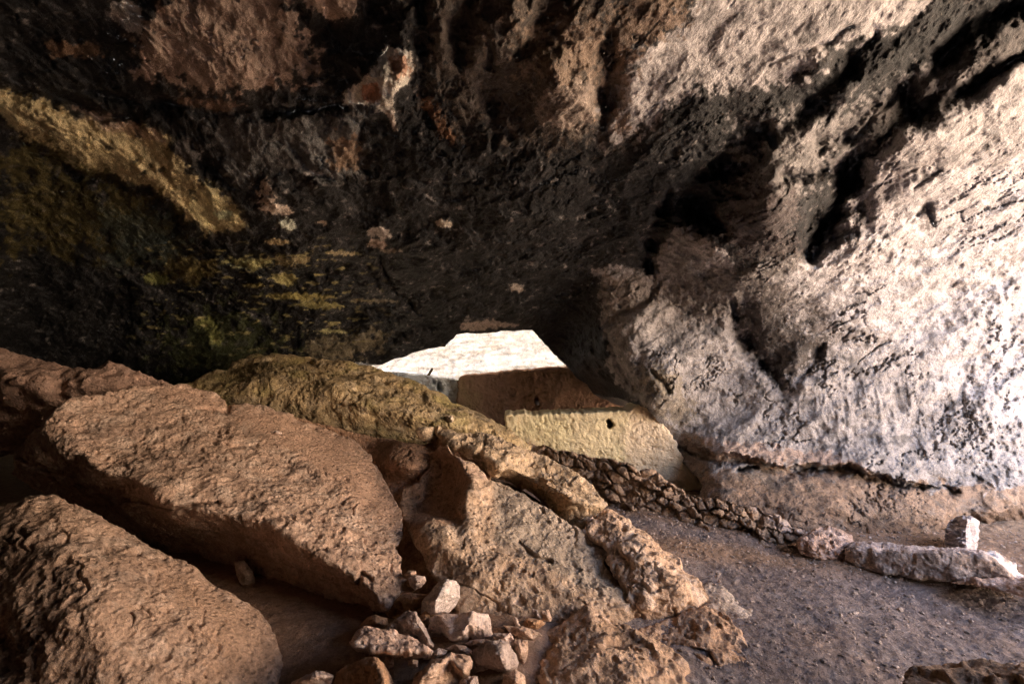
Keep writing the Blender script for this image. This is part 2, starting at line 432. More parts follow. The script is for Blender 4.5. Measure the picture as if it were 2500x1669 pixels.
def shell_r(D):
    out = np.empty(len(D))
    for s in range(0, len(D), 60000):
        d = D[s:s + 60000]
        k = phi(((d[:, None, :] - CD[None]) ** 2).sum(-1))
        out[s:s + 60000] = k @ sol[:n_] + sol[n_] + d @ sol[n_ + 1:]
    return np.exp(out)
azs = np.concatenate([np.arange(-180, -47, 1.0), np.arange(-47, 47, 0.095), np.arange(47, 62, 0.2), np.arange(62, 180.01, 1.0)])
els = np.concatenate([np.arange(-34, 36, 0.095), np.arange(36, 90.01, 1.2)]); els[-1] = 90
AZ, EL = np.meshgrid(azs, els)
az = np.radians(AZ.ravel()); el = np.radians(EL.ravel())
D = np.stack([np.sin(az) * np.cos(el), np.cos(az) * np.cos(el), np.sin(el)], 1)
front = D[:, 1] > 0.15
px = np.where(front, CX + FPX * D[:, 0] / np.maximum(D[:, 1], 0.15), 1e5)
py = np.where(front, CY - FPX * D[:, 2] / np.maximum(D[:, 1], 0.15), -1e5)
nearh = np.flatnonzero((px > 600) & (px < 1900) & (py > 700) & (py < 1500))
hd = np.full(len(px), 1e6); hin = np.zeros(len(px), bool)
d_, bx, by, ins, _ = seg_dist(px[nearh], py[nearh], HOLE)
hd[nearh] = d_; hin[nearh] = ins
snap = nearh[(d_ < 2.2)]; sl = d_ < 2.2
px[snap] = bx[sl]; py[snap] = by[sl]; hin[snap] = False
v = np.stack([(px[snap] - CX) / FPX, np.ones(len(snap)), -(py[snap] - CY) / FPX], 1); D[snap] = v / np.linalg.norm(v, axis=1)[:, None]
r = shell_r(D)
P = D * r[:, None] + np.array([0, 0, EYE])
# -- hand placed relief: grooves (shadowed clefts), ledges and bulges, all in metres towards or away from the middle of the cave
PXY = np.stack([px, py, 0 * px], 1) / 100.0
wob = 34 * fbm(PXY * 1.3, 5, 61, gain=0.6); wob2 = 34 * fbm(PXY * 1.3, 5, 67, gain=0.6)
qx, qy = px + wob, py + wob2
inframe = (px > -150) & (px < 2650) & (py > -150) & (py < 1500)
fi = np.flatnonzero(inframe)
fx, fy = qx[fi], qy[fi]
dh = np.zeros(len(fi))
def groove(pts, w, dep, taper=True):
    d, _, _, _, al = seg_dist(fx, fy, F(*pts), closed=False)
    ww = w * 1.06 * (np.sin(np.pi * np.clip(al, 0.04, 0.96)) ** 0.5 if taper else 1)
    return -dep * np.exp(-(d / ww) ** 2)
def bulge(x, y, rx, ry, rot, h, p=1.0):
    x, y = x * 1.0643, y * 1.0643
    c_, s_ = math.cos(R(rot)), math.sin(R(rot))
    u = ((fx - x) * c_ + (fy - y) * s_) / (rx * 1.06); v_ = (-(fx - x) * s_ + (fy - y) * c_) / (ry * 1.06)
    return h * np.exp(-((u * u + v_ * v_) ** p))
def step_ledge(pts, h, w):
    """ground on the left hand side of the line is raised by h, falling off over w px"""
    poly = F(*pts)
    d, bx_, by_, _, al = seg_dist(fx, fy, poly, closed=False)
    P_ = np.array([(q[0], q[1]) for q in poly]); t_ = P_[-1] - P_[0]
    side = np.sign((fx - bx_) * t_[1] - (fy - by_) * t_[0])
    endf = ss(0.0, 0.12, al) * ss(1.0, 0.88, al)
    return h * endf * np.where(side > 0, np.exp(-(d / w) ** 1.3), -0.0 * d)
for pts, w, dep in [
    (((965, -30), (975, 60), (965, 130), (955, 220), (985, 290)), 26, 0.30),
    (((1125, 110), (1118, 220), (1128, 330)), 20, 0.24),
    (((1090, -20), (1050, 80), (1060, 160)), 24, 0.22),
    (((1300, -20), (1240, 60), (1190, 130)), 26, 0.25),
    (((1402, 90), (1398, 170), (1388, 290)), 28, 0.45),
    (((1760, 300), (1690, 340), (1640, 400), (1600, 470), (1650, 520)), 55, 0.75),
    (((1535, 450), (1505, 540), (1492, 630)), 22, 0.5),
    (((2380, -10), (2230, 60), (2130, 160), (2050, 240), (1960, 300), (1880, 330)), 40, 0.65),
    (((2349, 130), (2240, 190), (2120, 250), (2010, 330), (1930, 385), (1800, 410)), 26, 0.55),
    (((2010, 70), (1930, 170), (1850, 250), (1770, 320)), 24, 0.4),
    (((1985, 350), (1940, 440), (1900, 520), (1865, 585)), 46, 0.8),
    (((1680, 690), (1690, 760), (1745, 830), (1800, 885)), 20, 0.35),
    (((1830, 860), (1880, 810), (1890, 790)), 14, 0.16),
    (((2105, 500), (2130, 470), (2145, 510)), 12, 0.16),
    (((2095, 425), (2120, 405), (2170, 395)), 9, 0.14),
    (((1385, 745), (1470, 700), (1510, 650)), 10, 0.18),
    (((1390, 760), (1410, 830), (1470, 900)), 7, 0.1),
    (((1500, 850), (1525, 880), (1535, 905)), 7, 0.12),
    (((200, 210), (300, 225), (420, 245), (560, 262), (760, 250)), 16, 0.18),
    (((0, 205), (120, 225), (230, 270), (300, 265)), 13, 0.22),
    (((440, 320), (470, 380), (540, 440)), 16, 0.2),
    (((60, 330), (200, 405), (330, 440), (390, 500)), 22, 0.3),
    (((650, 330), (720, 400), (760, 415)), 9, 0.12),
    (((830, 290), (820, 370), (850, 400)), 12, 0.16),
    (((870, 590), (900, 660), (960, 720)), 9, 0.15),
    (((1900, 1085), (1760, 1060), (1620, 1050), (1560, 1030)), 7, 0.12),
    (((2120, 1120), (2000, 1092), (1900, 1080), (1800, 1076), (1700, 1078)), 12, 0.26),
    (((2080, 1110), (2150, 1100), (2200, 1130)), 14, 0.14),
    (((1760, 150), (1850, 120), (1960, 60)), 9, 0.1),
    (((1460, 1180), (1600, 1170), (1900, 1190), (2200, 1220)), 14, 0.0)]:
    dh += groove(pts, w, dep)
for b_ in [(2120, 330, 110, 75, -25, 0.34, 1.6), (1300, 210, 90, 100, 20, 0.3, 1.4), (880, 200, 95, 60, -40, 0.28, 1.4), (1170, 70, 60, 80, 0, 0.2, 1.5),
           (1900, 180, 60, 45, 30, 0.25, 2), (1780, 480, 60, 90, 20, 0.3, 1.3), (1600, 560, 90, 60, -20, 0.22, 1.5), (2010, 560, 100, 40, -25, 0.12, 1.2),
           (300, 390, 260, 60, 28, 0.25, 1.6), (90, 290, 130, 40, 20, 0.2, 1.6), (250, 280, 40, 22, 10, 0.15, 1.5), (450, 120, 200, 100, 10, 0.12, 2), (620, 450, 30, 45, 20, 0.16, 1.5), (1430, 700, 70, 90, 20, 0.22, 1.6),
           (660, 520, 26, 16, 0, 0.14, 1.6), (1020, 515, 16, 18, 30, 0.1, 1.6), (870, 535, 40, 18, 15, 0.12, 1.6), (1545, 790, 170, 70, 50, 0.15, 1.5), (1750, 640, 120, 30, -15, 0.12, 1.5),
           (1990, 760, 90, 40, 20, 0.1, 1.5), (1830, 880, 30, 20, 0, 0.14, 1.5), (850, 213, 15, 20, 10, -0.22, 1.5), (905, 145, 12, 12, 0, -0.1, 1.5), (1265, 170, 40, 50, 0, 0.14, 1.6), (2300, 1215, 120, 38, 0, -0.5, 1.8), (1790, 850, 40, 60, -30, -0.2, 1.6), (1720, 740, 26, 50, -10, -0.18, 1.6)]:
    dh += bulge(*b_)
dh += step_ledge(((1560, 1005), (1640, 1036), (1760, 1058), (1900, 1066), (2040, 1090), (2200, 1120)), 0.24, 50)
dh *= np.where(dh < 0, 0.55 + 0.9 * ss(-0.3, 0.3, fbm(P[fi] * 2.6, 4, 71)), 1)
lowr = ss(1450, 1600, px) * ss(600, 800, py) * ss(9000, 5000, px)
hreg = np.zeros(len(D)); hreg[fi] = dh
# natural rock noise: strata run up to the right on the right wall, down to the right on the left ceiling
Pn = P.copy()
th = 0.62
sx = Pn[:, 0] * math.cos(th) + Pn[:, 2] * math.sin(th); sz = -Pn[:, 0] * math.sin(th) + Pn[:, 2] * math.cos(th)
S = np.stack([sx * 0.55, Pn[:, 1] * 0.9, sz * 1.5], 1)
big = fbm(S * 1.0, 4, 101); rid = fbm(S * 1.7, 5, 131, ridged=True) - 0.35; med = fbm(P * 3.2, 4, 151); fine = fbm(P * 9, 4, 171)
wr = ss(1350, 1700, px) * ss(0, 1, D[:, 1] + 0.4)
rough_mask = 0.55 + 0.9 * ss(-0.1, 0.3, fbm(P * 0.8, 3, 191))
lft = ss(1400, 900, px)
tcoord = sz * 1.7 + 2.2 * fbm(S * 0.8, 4, 221)
ter = np.abs(((tcoord + 100) % 1.0)); ter = ss(0.0, 0.85, ter) - ss(0.85, 1.0, ter)
fac = fbm(S * 3.2, 4, 225, ridged=True)
h = 0.26 * big + (0.035 - 0.025 * wr) * (ter - 0.5) * (1 - 0.7 * lowr) * ss(-0.1, 0.25, fbm(S * 0.9, 2, 228)) + 0.018 * fac * (1 - 0.6 * lowr) + 0.14 * rid * (1 - 0.55 * wr) * (1 - 0.4 * lowr) + rough_mask * (0.085 * med + 0.038 * fine + 0.014 * fbm(P * 24, 3, 175, gain=0.6))
ckm = ss(0.0, 0.25, fbm(P * 0.9, 3, 241))
crk = np.abs(fbm(np.stack([sx * 1.1, Pn[:, 1] * 1.3, sz * 2.6], 1), 5, 245, gain=0.6)); h -= 0.07 * ckm * ss(0.035, 0.0, crk)
lay = fbm(np.stack([sx * 0.7, Pn[:, 1] * 1.0, sz * 2.2], 1), 5, 249) * 5; lf = lay - np.floor(lay); h += (0.045 - 0.032 * wr) * (1 - 0.4 * lowr) * (np.floor(lay) + ss(0.72, 1.0, lf))
pit = ss(0.22, 0.5, fbm(P * 5.5, 3, 211)); h -= 0.045 * pit * rough_mask
pit2 = ss(0.18, 0.4, fbm(P * 15, 2, 215)); h -= 0.015 * pit2 * rough_mask
# dripping vertical folds on the low part of the right wall
fold = ss(1850, 2050, px) * ss(860, 980, py) * ss(1260, 1120, py)
h += 0.07 * fold * fbm(np.stack([P[:, 0] * 5, P[:, 1] * 3, P[:, 2] * 1.6 + P[:, 0] * 1.2], 1), 4, 231, ridged=True)
# cracked mud on the shelf under the wall
shelf = ss(1090, 1170, py / 1.0643) * ss(1560, 1640, px)
cr = np.abs(fbm(P * np.array([5.0, 5.0, 7.0]), 3, 251)); h = h * (1 - 0.5 * shelf) - 0.022 * shelf * ss(0.035, 0.0, cr) + 0.055 * shelf * (lambda L_: np.floor(L_) + ss(0.6, 1.0, L_ - np.floor(L_)) - L_ * 0.7)(P[:, 2] * 5 + P[:, 0] * 0.9 + 2.2 * fbm(P * 1.5, 4, 257)) + 0.12 * shelf * fbm(P * np.array([1.3, 2.0, 4.0]), 5, 255)
edgef = ss(0, 40, hd)
h = h * (0.35 + 0.65 * edgef) + hreg * (0.3 + 0.7 * edgef)
# keep clear of objects that stand against the wall
P = P - D * h[:, None]
# -- colours ------------------------------------------------------------------
n1 = fbm(P * 1.1, 5, 301); n2 = fbm(P * 3.1, 5, 311); n3 = fbm(P * 10, 4, 321)
streak = fbm(np.stack([P[:, 0] * 1.1, P[:, 1] * 1.6, P[:, 2] * 7], 1), 5, 331)
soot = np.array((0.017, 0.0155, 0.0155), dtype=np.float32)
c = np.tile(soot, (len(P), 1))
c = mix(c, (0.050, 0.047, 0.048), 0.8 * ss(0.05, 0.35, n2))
c = mix(c, (0.27, 0.24, 0.225), 0.8 * ss(0.22, 0.36, n3) * ss(-0.1, 0.2, n2))  # pale specks stand in for the glints on the sooty rock
def region(pts, colr, w, k=1.0, wobble=1.0, sc=40.0, sd_=0):
    """stain with a ragged edge"""
    global c
    poly = F(*pts)
    xs_ = [q[0] for q in poly]; ys_ = [q[1] for q in poly]
    m = np.flatnonzero((px > min(xs_) - 120) & (px < max(xs_) + 120) & (py > min(ys_) - 120) & (py < max(ys_) + 120))
    if not len(m): return
    d, _, _, ins, _ = seg_dist(px[m], py[m], poly)
    q = np.stack([px[m], py[m], np.full(len(m), 7.7 + sd_)], 1) / sc
    s = np.where(ins, d, -d) + wobble * w * 3.2 * fbm(q, 5, 401 + sd_)
    hole = 1 - 0.6 * ss(0.08, 0.34, fbm(P[m] * 6.5, 4, 421)) * (k < 0.99)
    soft = 0.85 * ss(-w * 0.22, w * 0.22, s + w * 1.2 * fbm(q * 3.7, 3, 431 + sd_)) + 0.15 * ss(-w * 2.0, w * 1.0, s)
    c[m] = mix(c[m], colr, k * soft * hole)
PALE = (0.50, 0.44, 0.40)
# warm speckled middle of the ceiling
region([(960, -60), (1400, -60), (1420, 320), (1250, 330), (1150, 300), (1060, 300), (1000, 200)], (0.15, 0.115, 0.09), 40, 0.6, 1.3, 22, 1)
region([(1180, 60), (1360, 40), (1400, 120), (1300, 190), (1200, 170)], (0.30, 0.21, 0.15), 30, 0.6, 1.5, 16, 2)
region([(1230, 230), (1350, 180), (1380, 260), (1290, 300), (1230, 280)], (0.36, 0.28, 0.23), 16, 0.8, 1.0, 18, 3)
# tan and white mineral areas, upper left
region([(340, 60), (420, -20), (640, -20), (690, 70), (730, 150), (660, 190), (560, 205), (470, 215), (400, 185), (320, 165), (310, 110)], (0.44, 0.32, 0.25), 22, 1.0, 1.3, 30, 4)
region([(690, -20), (825, -20), (815, 38), (770, 52), (700, 15)], (0.522, 0.377, 0.290), 8, 1.0, 0.8, 20, 5)
region([(250, 5), (300, 2), (325, 25), (325, 80), (285, 70), (255, 40)], (0.725, 0.638, 0.551), 5, 0.95, 0.8, 12, 6)
region([(100, 95), (230, 105), (235, 130), (120, 130)], (0.290, 0.174, 0.102), 8, 0.8, 1, 20, 7)
region([(480, 280), (600, 250), (700, 255), (830, 270), (830, 380), (780, 410), (640, 400), (520, 440), (500, 360)], (0.174, 0.167, 0.160), 30, 0.8, 1.2, 26, 8)
region([(760, 320), (820, 310), (825, 390), (760, 390)], (0.362, 0.232, 0.145), 12, 0.7, 1.2, 18, 9)
region([(400, 225), (500, 230), (560, 240), (520, 255), (420, 245)], (0.290, 0.189, 0.131), 6, 0.9, 1, 20, 10)
# pale scar with orange heart
region([(885, 105), (940, 118), (952, 150), (935, 190), (905, 215), (905, 275), (888, 260), (845, 240), (790, 242), (788, 215), (830, 185), (862, 150)], (0.800, 0.725, 0.623), 5, 1, 0.8, 14, 11)
region([(890, 130), (930, 130), (945, 165), (910, 180), (895, 160)], (0.478, 0.232, 0.131), 7, 0.8, 1, 12, 12)
region([(830, 195), (865, 190), (875, 225), (850, 240), (830, 225)], (0.522, 0.232, 0.123), 5, 0.9, 0.6, 12, 13)
region([(965, 225), (985, 225), (1042, 310), (1040, 330), (1010, 310)], (0.27, 0.14, 0.075), 8, 0.75, 1.2, 14, 14)
region([(885, 255), (900, 250), (912, 300), (903, 300)], (0.580, 0.478, 0.406), 3, 0.9, 0.6, 12, 15)
# ochre band and olive film, left
region([(0, 205), (100, 232), (200, 278), (380, 310), (390, 335), (440, 395), (475, 440), (548, 488), (556, 520), (500, 532), (440, 505), (370, 445), (345, 425), (200, 392), (60, 312), (-40, 240)], (0.62, 0.49, 0.28), 10, 1.0, 1.2, 30, 16)
region([(150, 240), (260, 270), (370, 305), (380, 325), (250, 300)], (0.551, 0.392, 0.290), 6, 0.7, 1, 20, 17)
region([(425, 470), (480, 420), (550, 490), (552, 520), (470, 530)], (0.76, 0.64, 0.36), 10, 0.8, 1.3, 14, 18)
region([(485, 488), (530, 484), (535, 500), (500, 506)], (0.800, 0.800, 0.522), 4, 1, 0.8, 12, 19)
for x, y, s in ((250, 338, 9), (330, 395, 6), (345, 380, 5), (370, 390, 9), (440, 440, 7), (445, 455, 6), (310, 370, 5), (190, 320, 6)):
    region([(x - s, y - s * 0.7), (x + s, y - s * 0.7), (x + s, y + s * 0.7), (x - s, y + s * 0.7)], (0.043, 0.043, 0.029), 3, 0.9, 0.8, 9, x)
region([(0, 350), (100, 360), (250, 420), (380, 500), (420, 560), (200, 570), (0, 560)], (0.123, 0.096, 0.032), 40, 0.8, 1.4, 30, 20)
region([(220, 480), (380, 490), (420, 560), (380, 600), (260, 600)], (0.080, 0.094, 0.072), 24, 0.7, 1.2, 18, 21)
region([(370, 590), (450, 580), (500, 620), (450, 650), (390, 640)], (0.174, 0.131, 0.043), 12, 0.8, 1.2, 20, 22)
region([(510, 600), (560, 590), (640, 590), (620, 610), (570, 622)], (0.435, 0.392, 0.174), 6, 0.9, 1.2, 14, 23)
region([(620, 590), (720, 585), (700, 605), (640, 610)], (0.406, 0.319, 0.160), 6, 0.9, 1.2, 14, 24)
region([(350, 800), (430, 740), (520, 710), (620, 760), (640, 830), (520, 870), (400, 880)], (0.07, 0.078, 0.028), 34, 0.7, 2.0, 26, 25)
region([(450, 735), (480, 725), (505, 760), (510, 790), (480, 790), (470, 760)], (0.246, 0.246, 0.080), 6, 0.9, 1.4, 14, 26)
region([(700, 780), (800, 760), (880, 765), (870, 800), (740, 830), (700, 820)], (0.232, 0.189, 0.123), 12, 0.8, 1.6, 18, 27)
region([(1050, 742), (1130, 735), (1190, 745), (1120, 755), (1060, 756)], (0.435, 0.341, 0.290), 4, 0.8, 1.2, 16, 28)
for k, (x, y, w_, h_, cc) in enumerate([(660, 515, 22, 14, (0.800, 0.681, 0.522)), (610, 450, 16, 40, (0.493, 0.392, 0.319)), (640, 480, 32, 14, (0.609, 0.493, 0.406)), (740, 511, 12, 6, (0.652, 0.536, 0.435)),
                         (1018, 513, 18, 12, (0.667, 0.551, 0.450)), (872, 535, 30, 14, (0.319, 0.261, 0.225)), (865, 560, 26, 10, (0.406, 0.304, 0.246)), (780, 581, 36, 5, (0.493, 0.406, 0.246)),
                         (720, 398, 26, 6, (0.435, 0.392, 0.362)), (655, 640, 30, 16, (0.290, 0.246, 0.102)), (690, 680, 90, 8, (0.290, 0.239, 0.087)), (735, 700, 60, 9, (0.246, 0.210, 0.087)), (585, 655, 26, 4, (0.435, 0.362, 0.145)),
                         (760, 760, 40, 5, (0.290, 0.261, 0.131)), (330, 720, 10, 5, (0.290, 0.261, 0.131)), (430, 610, 30, 16, (0.217, 0.174, 0.072)), (360, 640, 30, 14, (0.174, 0.174, 0.058)), (640, 555, 30, 7, (0.392, 0.290, 0.160)),
                         (900, 575, 26, 5, (0.232, 0.189, 0.145)), (430, 345, 34, 26, (0.102, 0.087, 0.080)), (1185, 660, 16, 9, (0.348, 0.290, 0.246)), (850, 690, 60, 5, (0.174, 0.145, 0.102))]):
    region([(x - w_, y - h_ * 0.3), (x - w_ * 0.3, y - h_), (x + w_ * 0.6, y - h_ * 0.6), (x + w_, y + h_ * 0.4), (x + w_ * 0.2, y + h_), (x - w_ * 0.6, y + h_ * 0.6)], np.minimum(np.array(cc) * 1.25, 0.8), max(3, h_ * 0.3), 1.0, 1.1, 12, 50 + k)
# small ochre flakes in the low dark part of the ceiling
fl = ss(0.22, 0.34, fbm(np.stack([px / 34.0, py / 11.0, 0 * px], 1), 4, 351)) * ss(250, 420, px) * ss(1000, 760, px) * ss(560, 620, py) * ss(900, 800, py)
c = mix(c, (0.40, 0.34, 0.15), 0.9 * fl)
# pale rock of the upper right and of the long wall
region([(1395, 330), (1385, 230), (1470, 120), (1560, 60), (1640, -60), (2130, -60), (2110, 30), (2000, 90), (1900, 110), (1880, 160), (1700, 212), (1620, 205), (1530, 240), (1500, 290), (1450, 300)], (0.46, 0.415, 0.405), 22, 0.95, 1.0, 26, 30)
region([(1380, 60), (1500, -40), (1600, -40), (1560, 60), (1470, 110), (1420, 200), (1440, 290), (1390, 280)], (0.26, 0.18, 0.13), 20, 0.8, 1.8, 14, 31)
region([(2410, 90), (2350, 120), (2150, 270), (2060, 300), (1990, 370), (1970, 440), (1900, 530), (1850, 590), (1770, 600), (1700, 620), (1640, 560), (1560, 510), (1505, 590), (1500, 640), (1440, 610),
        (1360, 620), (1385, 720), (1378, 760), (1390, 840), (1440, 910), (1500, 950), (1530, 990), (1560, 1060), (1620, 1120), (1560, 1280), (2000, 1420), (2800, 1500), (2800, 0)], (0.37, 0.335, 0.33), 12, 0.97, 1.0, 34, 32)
region([(1690, 300), (1800, 270), (1950, 250), (2060, 200), (2200, 120), (2240, 170), (2040, 290), (1960, 370), (1830, 430), (1740, 470), (1690, 380)], (0.31, 0.28, 0.27), 26, 0.75, 1.6, 16, 33)
region([(2000, 240), (2120, 180), (2350, 40), (2400, 90), (2160, 250), (1980, 340)], (0.10, 0.085, 0.08), 18, 0.75, 1.4, 18, 34)  # dark band: soot, and shade put into the colour
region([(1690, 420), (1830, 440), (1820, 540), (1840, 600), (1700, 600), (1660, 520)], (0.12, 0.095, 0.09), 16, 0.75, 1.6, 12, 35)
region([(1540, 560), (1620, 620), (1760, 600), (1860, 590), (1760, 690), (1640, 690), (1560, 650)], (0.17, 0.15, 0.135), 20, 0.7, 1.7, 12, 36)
region([(2060, 420), (2400, 330), (2800, 300), (2800, 1100), (2400, 1020), (2150, 860), (1960, 760), (1850, 690), (1800, 640), (1950, 560)], (0.49, 0.455, 0.465), 34, 0.85, 1.0, 40, 38)  # strong light near the mouth put into the wall colour
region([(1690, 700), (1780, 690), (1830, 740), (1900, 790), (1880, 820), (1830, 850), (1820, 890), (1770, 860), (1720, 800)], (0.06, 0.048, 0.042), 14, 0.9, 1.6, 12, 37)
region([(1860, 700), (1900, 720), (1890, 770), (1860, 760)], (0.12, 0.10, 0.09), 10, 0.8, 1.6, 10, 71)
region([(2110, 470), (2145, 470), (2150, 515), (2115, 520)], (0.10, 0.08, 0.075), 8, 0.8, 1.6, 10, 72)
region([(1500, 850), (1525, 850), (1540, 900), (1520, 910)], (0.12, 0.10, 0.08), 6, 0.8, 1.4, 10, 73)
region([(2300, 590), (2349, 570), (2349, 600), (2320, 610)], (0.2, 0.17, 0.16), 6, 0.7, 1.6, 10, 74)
region([(1500, 640), (1560, 650), (1680, 690), (1640, 720), (1540, 690)], (0.18, 0.155, 0.14), 10, 0.7, 1.8, 12, 75)
region([(1385, 640), (1480, 620), (1530, 660), (1500, 700), (1400, 740)], (0.24, 0.20, 0.18), 10, 0.8, 1.5, 14, 39)
region([(1495, 830), (1560, 870), (1600, 960), (1560, 980), (1500, 930), (1470, 880)], (0.27, 0.22, 0.16), 16, 0.7, 1.4, 16, 40)
region([(1530, 985), (1570, 1000), (1640, 1040), (1640, 1090), (1590, 1090)], (0.22, 0.15, 0.11), 8, 0.8, 1.4, 14, 41)
# warm shelf at the foot
region([(1590, 1000), (1700, 1020), (1900, 1035), (1960, 1060), (1980, 1075), (1800, 1062), (1650, 1050)], (0.50, 0.35, 0.28), 8, 0.8, 1.6, 20, 42)
region([(1600, 1090), (1750, 1070), (2000, 1085), (2100, 1110), (2500, 1120), (2800, 1160), (2800, 1500), (2000, 1420), (1560, 1280)], (0.29, 0.19, 0.13), 16, 0.9, 1.2, 30, 43)
region([(1690, 1075), (1790, 1080), (1850, 1120), (1790, 1130), (1740, 1110)], (0.17, 0.14, 0.12), 10, 0.7, 1.6, 14, 44)
region([(1660, 1140), (1900, 1140), (2060, 1170), (2500, 1200), (2500, 1300), (1900, 1230), (1760, 1200)], (0.30, 0.205, 0.15), 16, 0.7, 1.4, 24, 45)
region([(1900, 1175), (2100, 1190), (2160, 1190), (2250, 1170), (2349, 1160), (2600, 1150), (2600, 1400), (2000, 1330)], (0.17, 0.105, 0.07), 14, 0.9, 1.4, 24, 76)  # alcove's brown soil, darkened further to paint in its shade
# darkening flecks of lichen and dust everywhere, and soot and shade painted black on the pier beside the gap
fleck = ss(0.2, 0.42, fbm(P * 13, 3, 361)) * 0.55 + 0.18 * ss(0.16, 0.4, streak)
c = c * (1 - 0.5 * fleck[:, None])
palef = ss(0.26, 0.42, n3) * 0.3 * (1 - ss(0.0, 0.2, c[:, 0] - 0.2))
c = mix(c, (0.2, 0.175, 0.16), palef)
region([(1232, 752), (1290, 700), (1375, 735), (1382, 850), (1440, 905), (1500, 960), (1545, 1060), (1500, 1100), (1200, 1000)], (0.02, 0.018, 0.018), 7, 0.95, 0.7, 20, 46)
# -- faces: leave out the gap, the mouth and what lies under the ground
wm = 7 * fbm(np.stack([AZ.ravel() / 14, EL.ravel() / 9, 0 * AZ.ravel()], 1), 3, 501)
mouth = (AZ.ravel() > 62 + wm * 0.4 + 0.12 * EL.ravel()) & (AZ.ravel() < 95 + wm) & (EL.ravel() < 27 + wm)
bad = hin | mouth
ne, na = AZ.shape
idx = np.arange(na * ne).reshape(ne, na)
q = np.stack([idx[:-1, :-1].ravel(), idx[:-1, 1:].ravel(), idx[1:, 1:].ravel(), idx[1:, :-1].ravel()], 1)
ok = ~bad[q].any(1) & (P[q, 2].max(1) > -0.35)
q = q[ok]
# rim: the rock goes on outwards from every free edge, 1.6 m thick
be = boundary(q)
keep = ((hd[be].max(1) < 12) | (((AZ.ravel()[be] > 55).all(1)) & (P[be, 2].min(1) > -0.2) & (EL.ravel()[be] < 45).all(1)))
be = be[keep]; bv = np.unique(be)
remap = np.zeros(len(P), dtype=np.int64); remap[bv] = len(P) + np.arange(len(bv))
cen_h = np.array([0.45, 10.0, 1.9])
out = P[bv] + D[bv] * np.where(hd[bv] < 12, 1.3, 1.6)[:, None]
hb = hd[bv] < 12
vv = P[bv] - cen_h; vv[:, 1] = 0
out[hb] += 0.5 * vv[hb] / (np.linalg.norm(vv[hb], axis=1)[:, None] + 1e-6)
out[~hb, 2] += 0.6
side = np.stack([be[:, 0], remap[be[:, 0]], remap[be[:, 1]], be[:, 1]], 1)
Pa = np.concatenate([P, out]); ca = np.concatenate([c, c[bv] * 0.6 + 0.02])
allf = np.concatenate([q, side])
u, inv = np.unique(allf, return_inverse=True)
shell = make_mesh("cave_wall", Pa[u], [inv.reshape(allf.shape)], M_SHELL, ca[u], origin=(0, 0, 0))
tag(shell, kind="structure")

# ---- far cliff face seen through the gap (pale), with an unseen overhang added to keep the sun off it
xs = np.linspace(-9, 11, 460); ts = np.linspace(0, 1, 380)
XX, TT = np.meshgrid(xs, ts)
tt = TT.ravel(); up_ = np.clip(tt / 0.55, 0, 1); ov = np.clip((tt - 0.45) / 0.55, 0, 1)
V = np.stack([XX.ravel(), 17.0 - 1.2 * up_ ** 2 - 6.3 * ov ** 1.3, -0.5 + 6.0 * up_ + 1.0 * np.sin(ov * 3.0)], 1)
V[:, 1] -= 0.04 * XX.ravel() ** 2 * (1 - ov)
nz = 0.35 * fbm(V * np.array([0.5, 1, 1.3]), 5, 601) + 0.12 * fbm(V * np.array([1.2, 1, 5]), 4, 611, ridged=True) + 0.04 * fbm(V * 6, 3, 615)
V[:, 1] += nz
ck = ss(0.03, 0.0, np.abs(fbm(V * np.array([0.9, 1, 1.6]), 4, 621)))
V[:, 1] += 0.06 * ck * (ck > 0)
c = np.tile(np.array((0.44, 0.41, 0.37), dtype=np.float32), (len(V), 1))
c = mix(c, (0.36, 0.325, 0.275), 0.6 * ss(0.0, 0.4, fbm(V * np.array([1, 1, 4]), 4, 631)))
c = mix(c, (0.24, 0.2, 0.16), 0.5 * ck * ss(0.0, 0.2, fbm(V * 0.7, 3, 641)))
ny, nx = XX.shape; idx = np.arange(nx * ny).reshape(ny, nx)
quads = np.stack([idx[:-1, :-1].ravel(), idx[:-1, 1:].ravel(), idx[1:, 1:].ravel(), idx[1:, :-1].ravel()], 1)
cliff = make_mesh("cliff", V, [quads], M_SHELL, c)
tag(cliff, kind="structure")

# ================================================================ WALLS OF THE RUIN
def adobe_col(base, tint, patches=(), dark=(0.2, 0.14, 0.09)):
    def f(V, px, py, N, h):
        c = np.tile(np.asarray(base, dtype=np.float32), (len(V), 1))
        c = mix(c, tint, 0.7 * ss(-0.1, 0.3, fbm(V * 1.4, 4, 43)))
        c = mix(c, dark, 0.5 * ss(0.15, 0.4, fbm(V * 9, 4, 47)))
        for (poly, colr, w, k) in patches:
            d, _, _, ins, _ = seg_dist(px, py, poly)
            s = np.where(ins, d, -d) + w * 1.4 * fbm(np.stack([px, py, 0 * px], 1) / 18.0, 4, 99)
            c = mix(c, colr, k * ss(-w, w, s))
        return c
    return f
def setY(pts, f): return [(x, y, f(x, y)) for x, y in pts]
yw = F((1158, 952), (1170, 948), (1240, 950), (1330, 944), (1420, 943), (1440, 938), (1460, 934), (1468, 929), (1490, 927), (1504, 936), (1522, 965), (1545, 1005), (1566, 1050), (1590, 1082), (1650, 1115), (1700, 1190), (1600, 1240), (1400, 1210), (1240, 1200), (1160, 1120), (1160, 1000))
yw3 = setY(yw, lambda x, y: 8.2 - (x - 1240) * 0.0013)
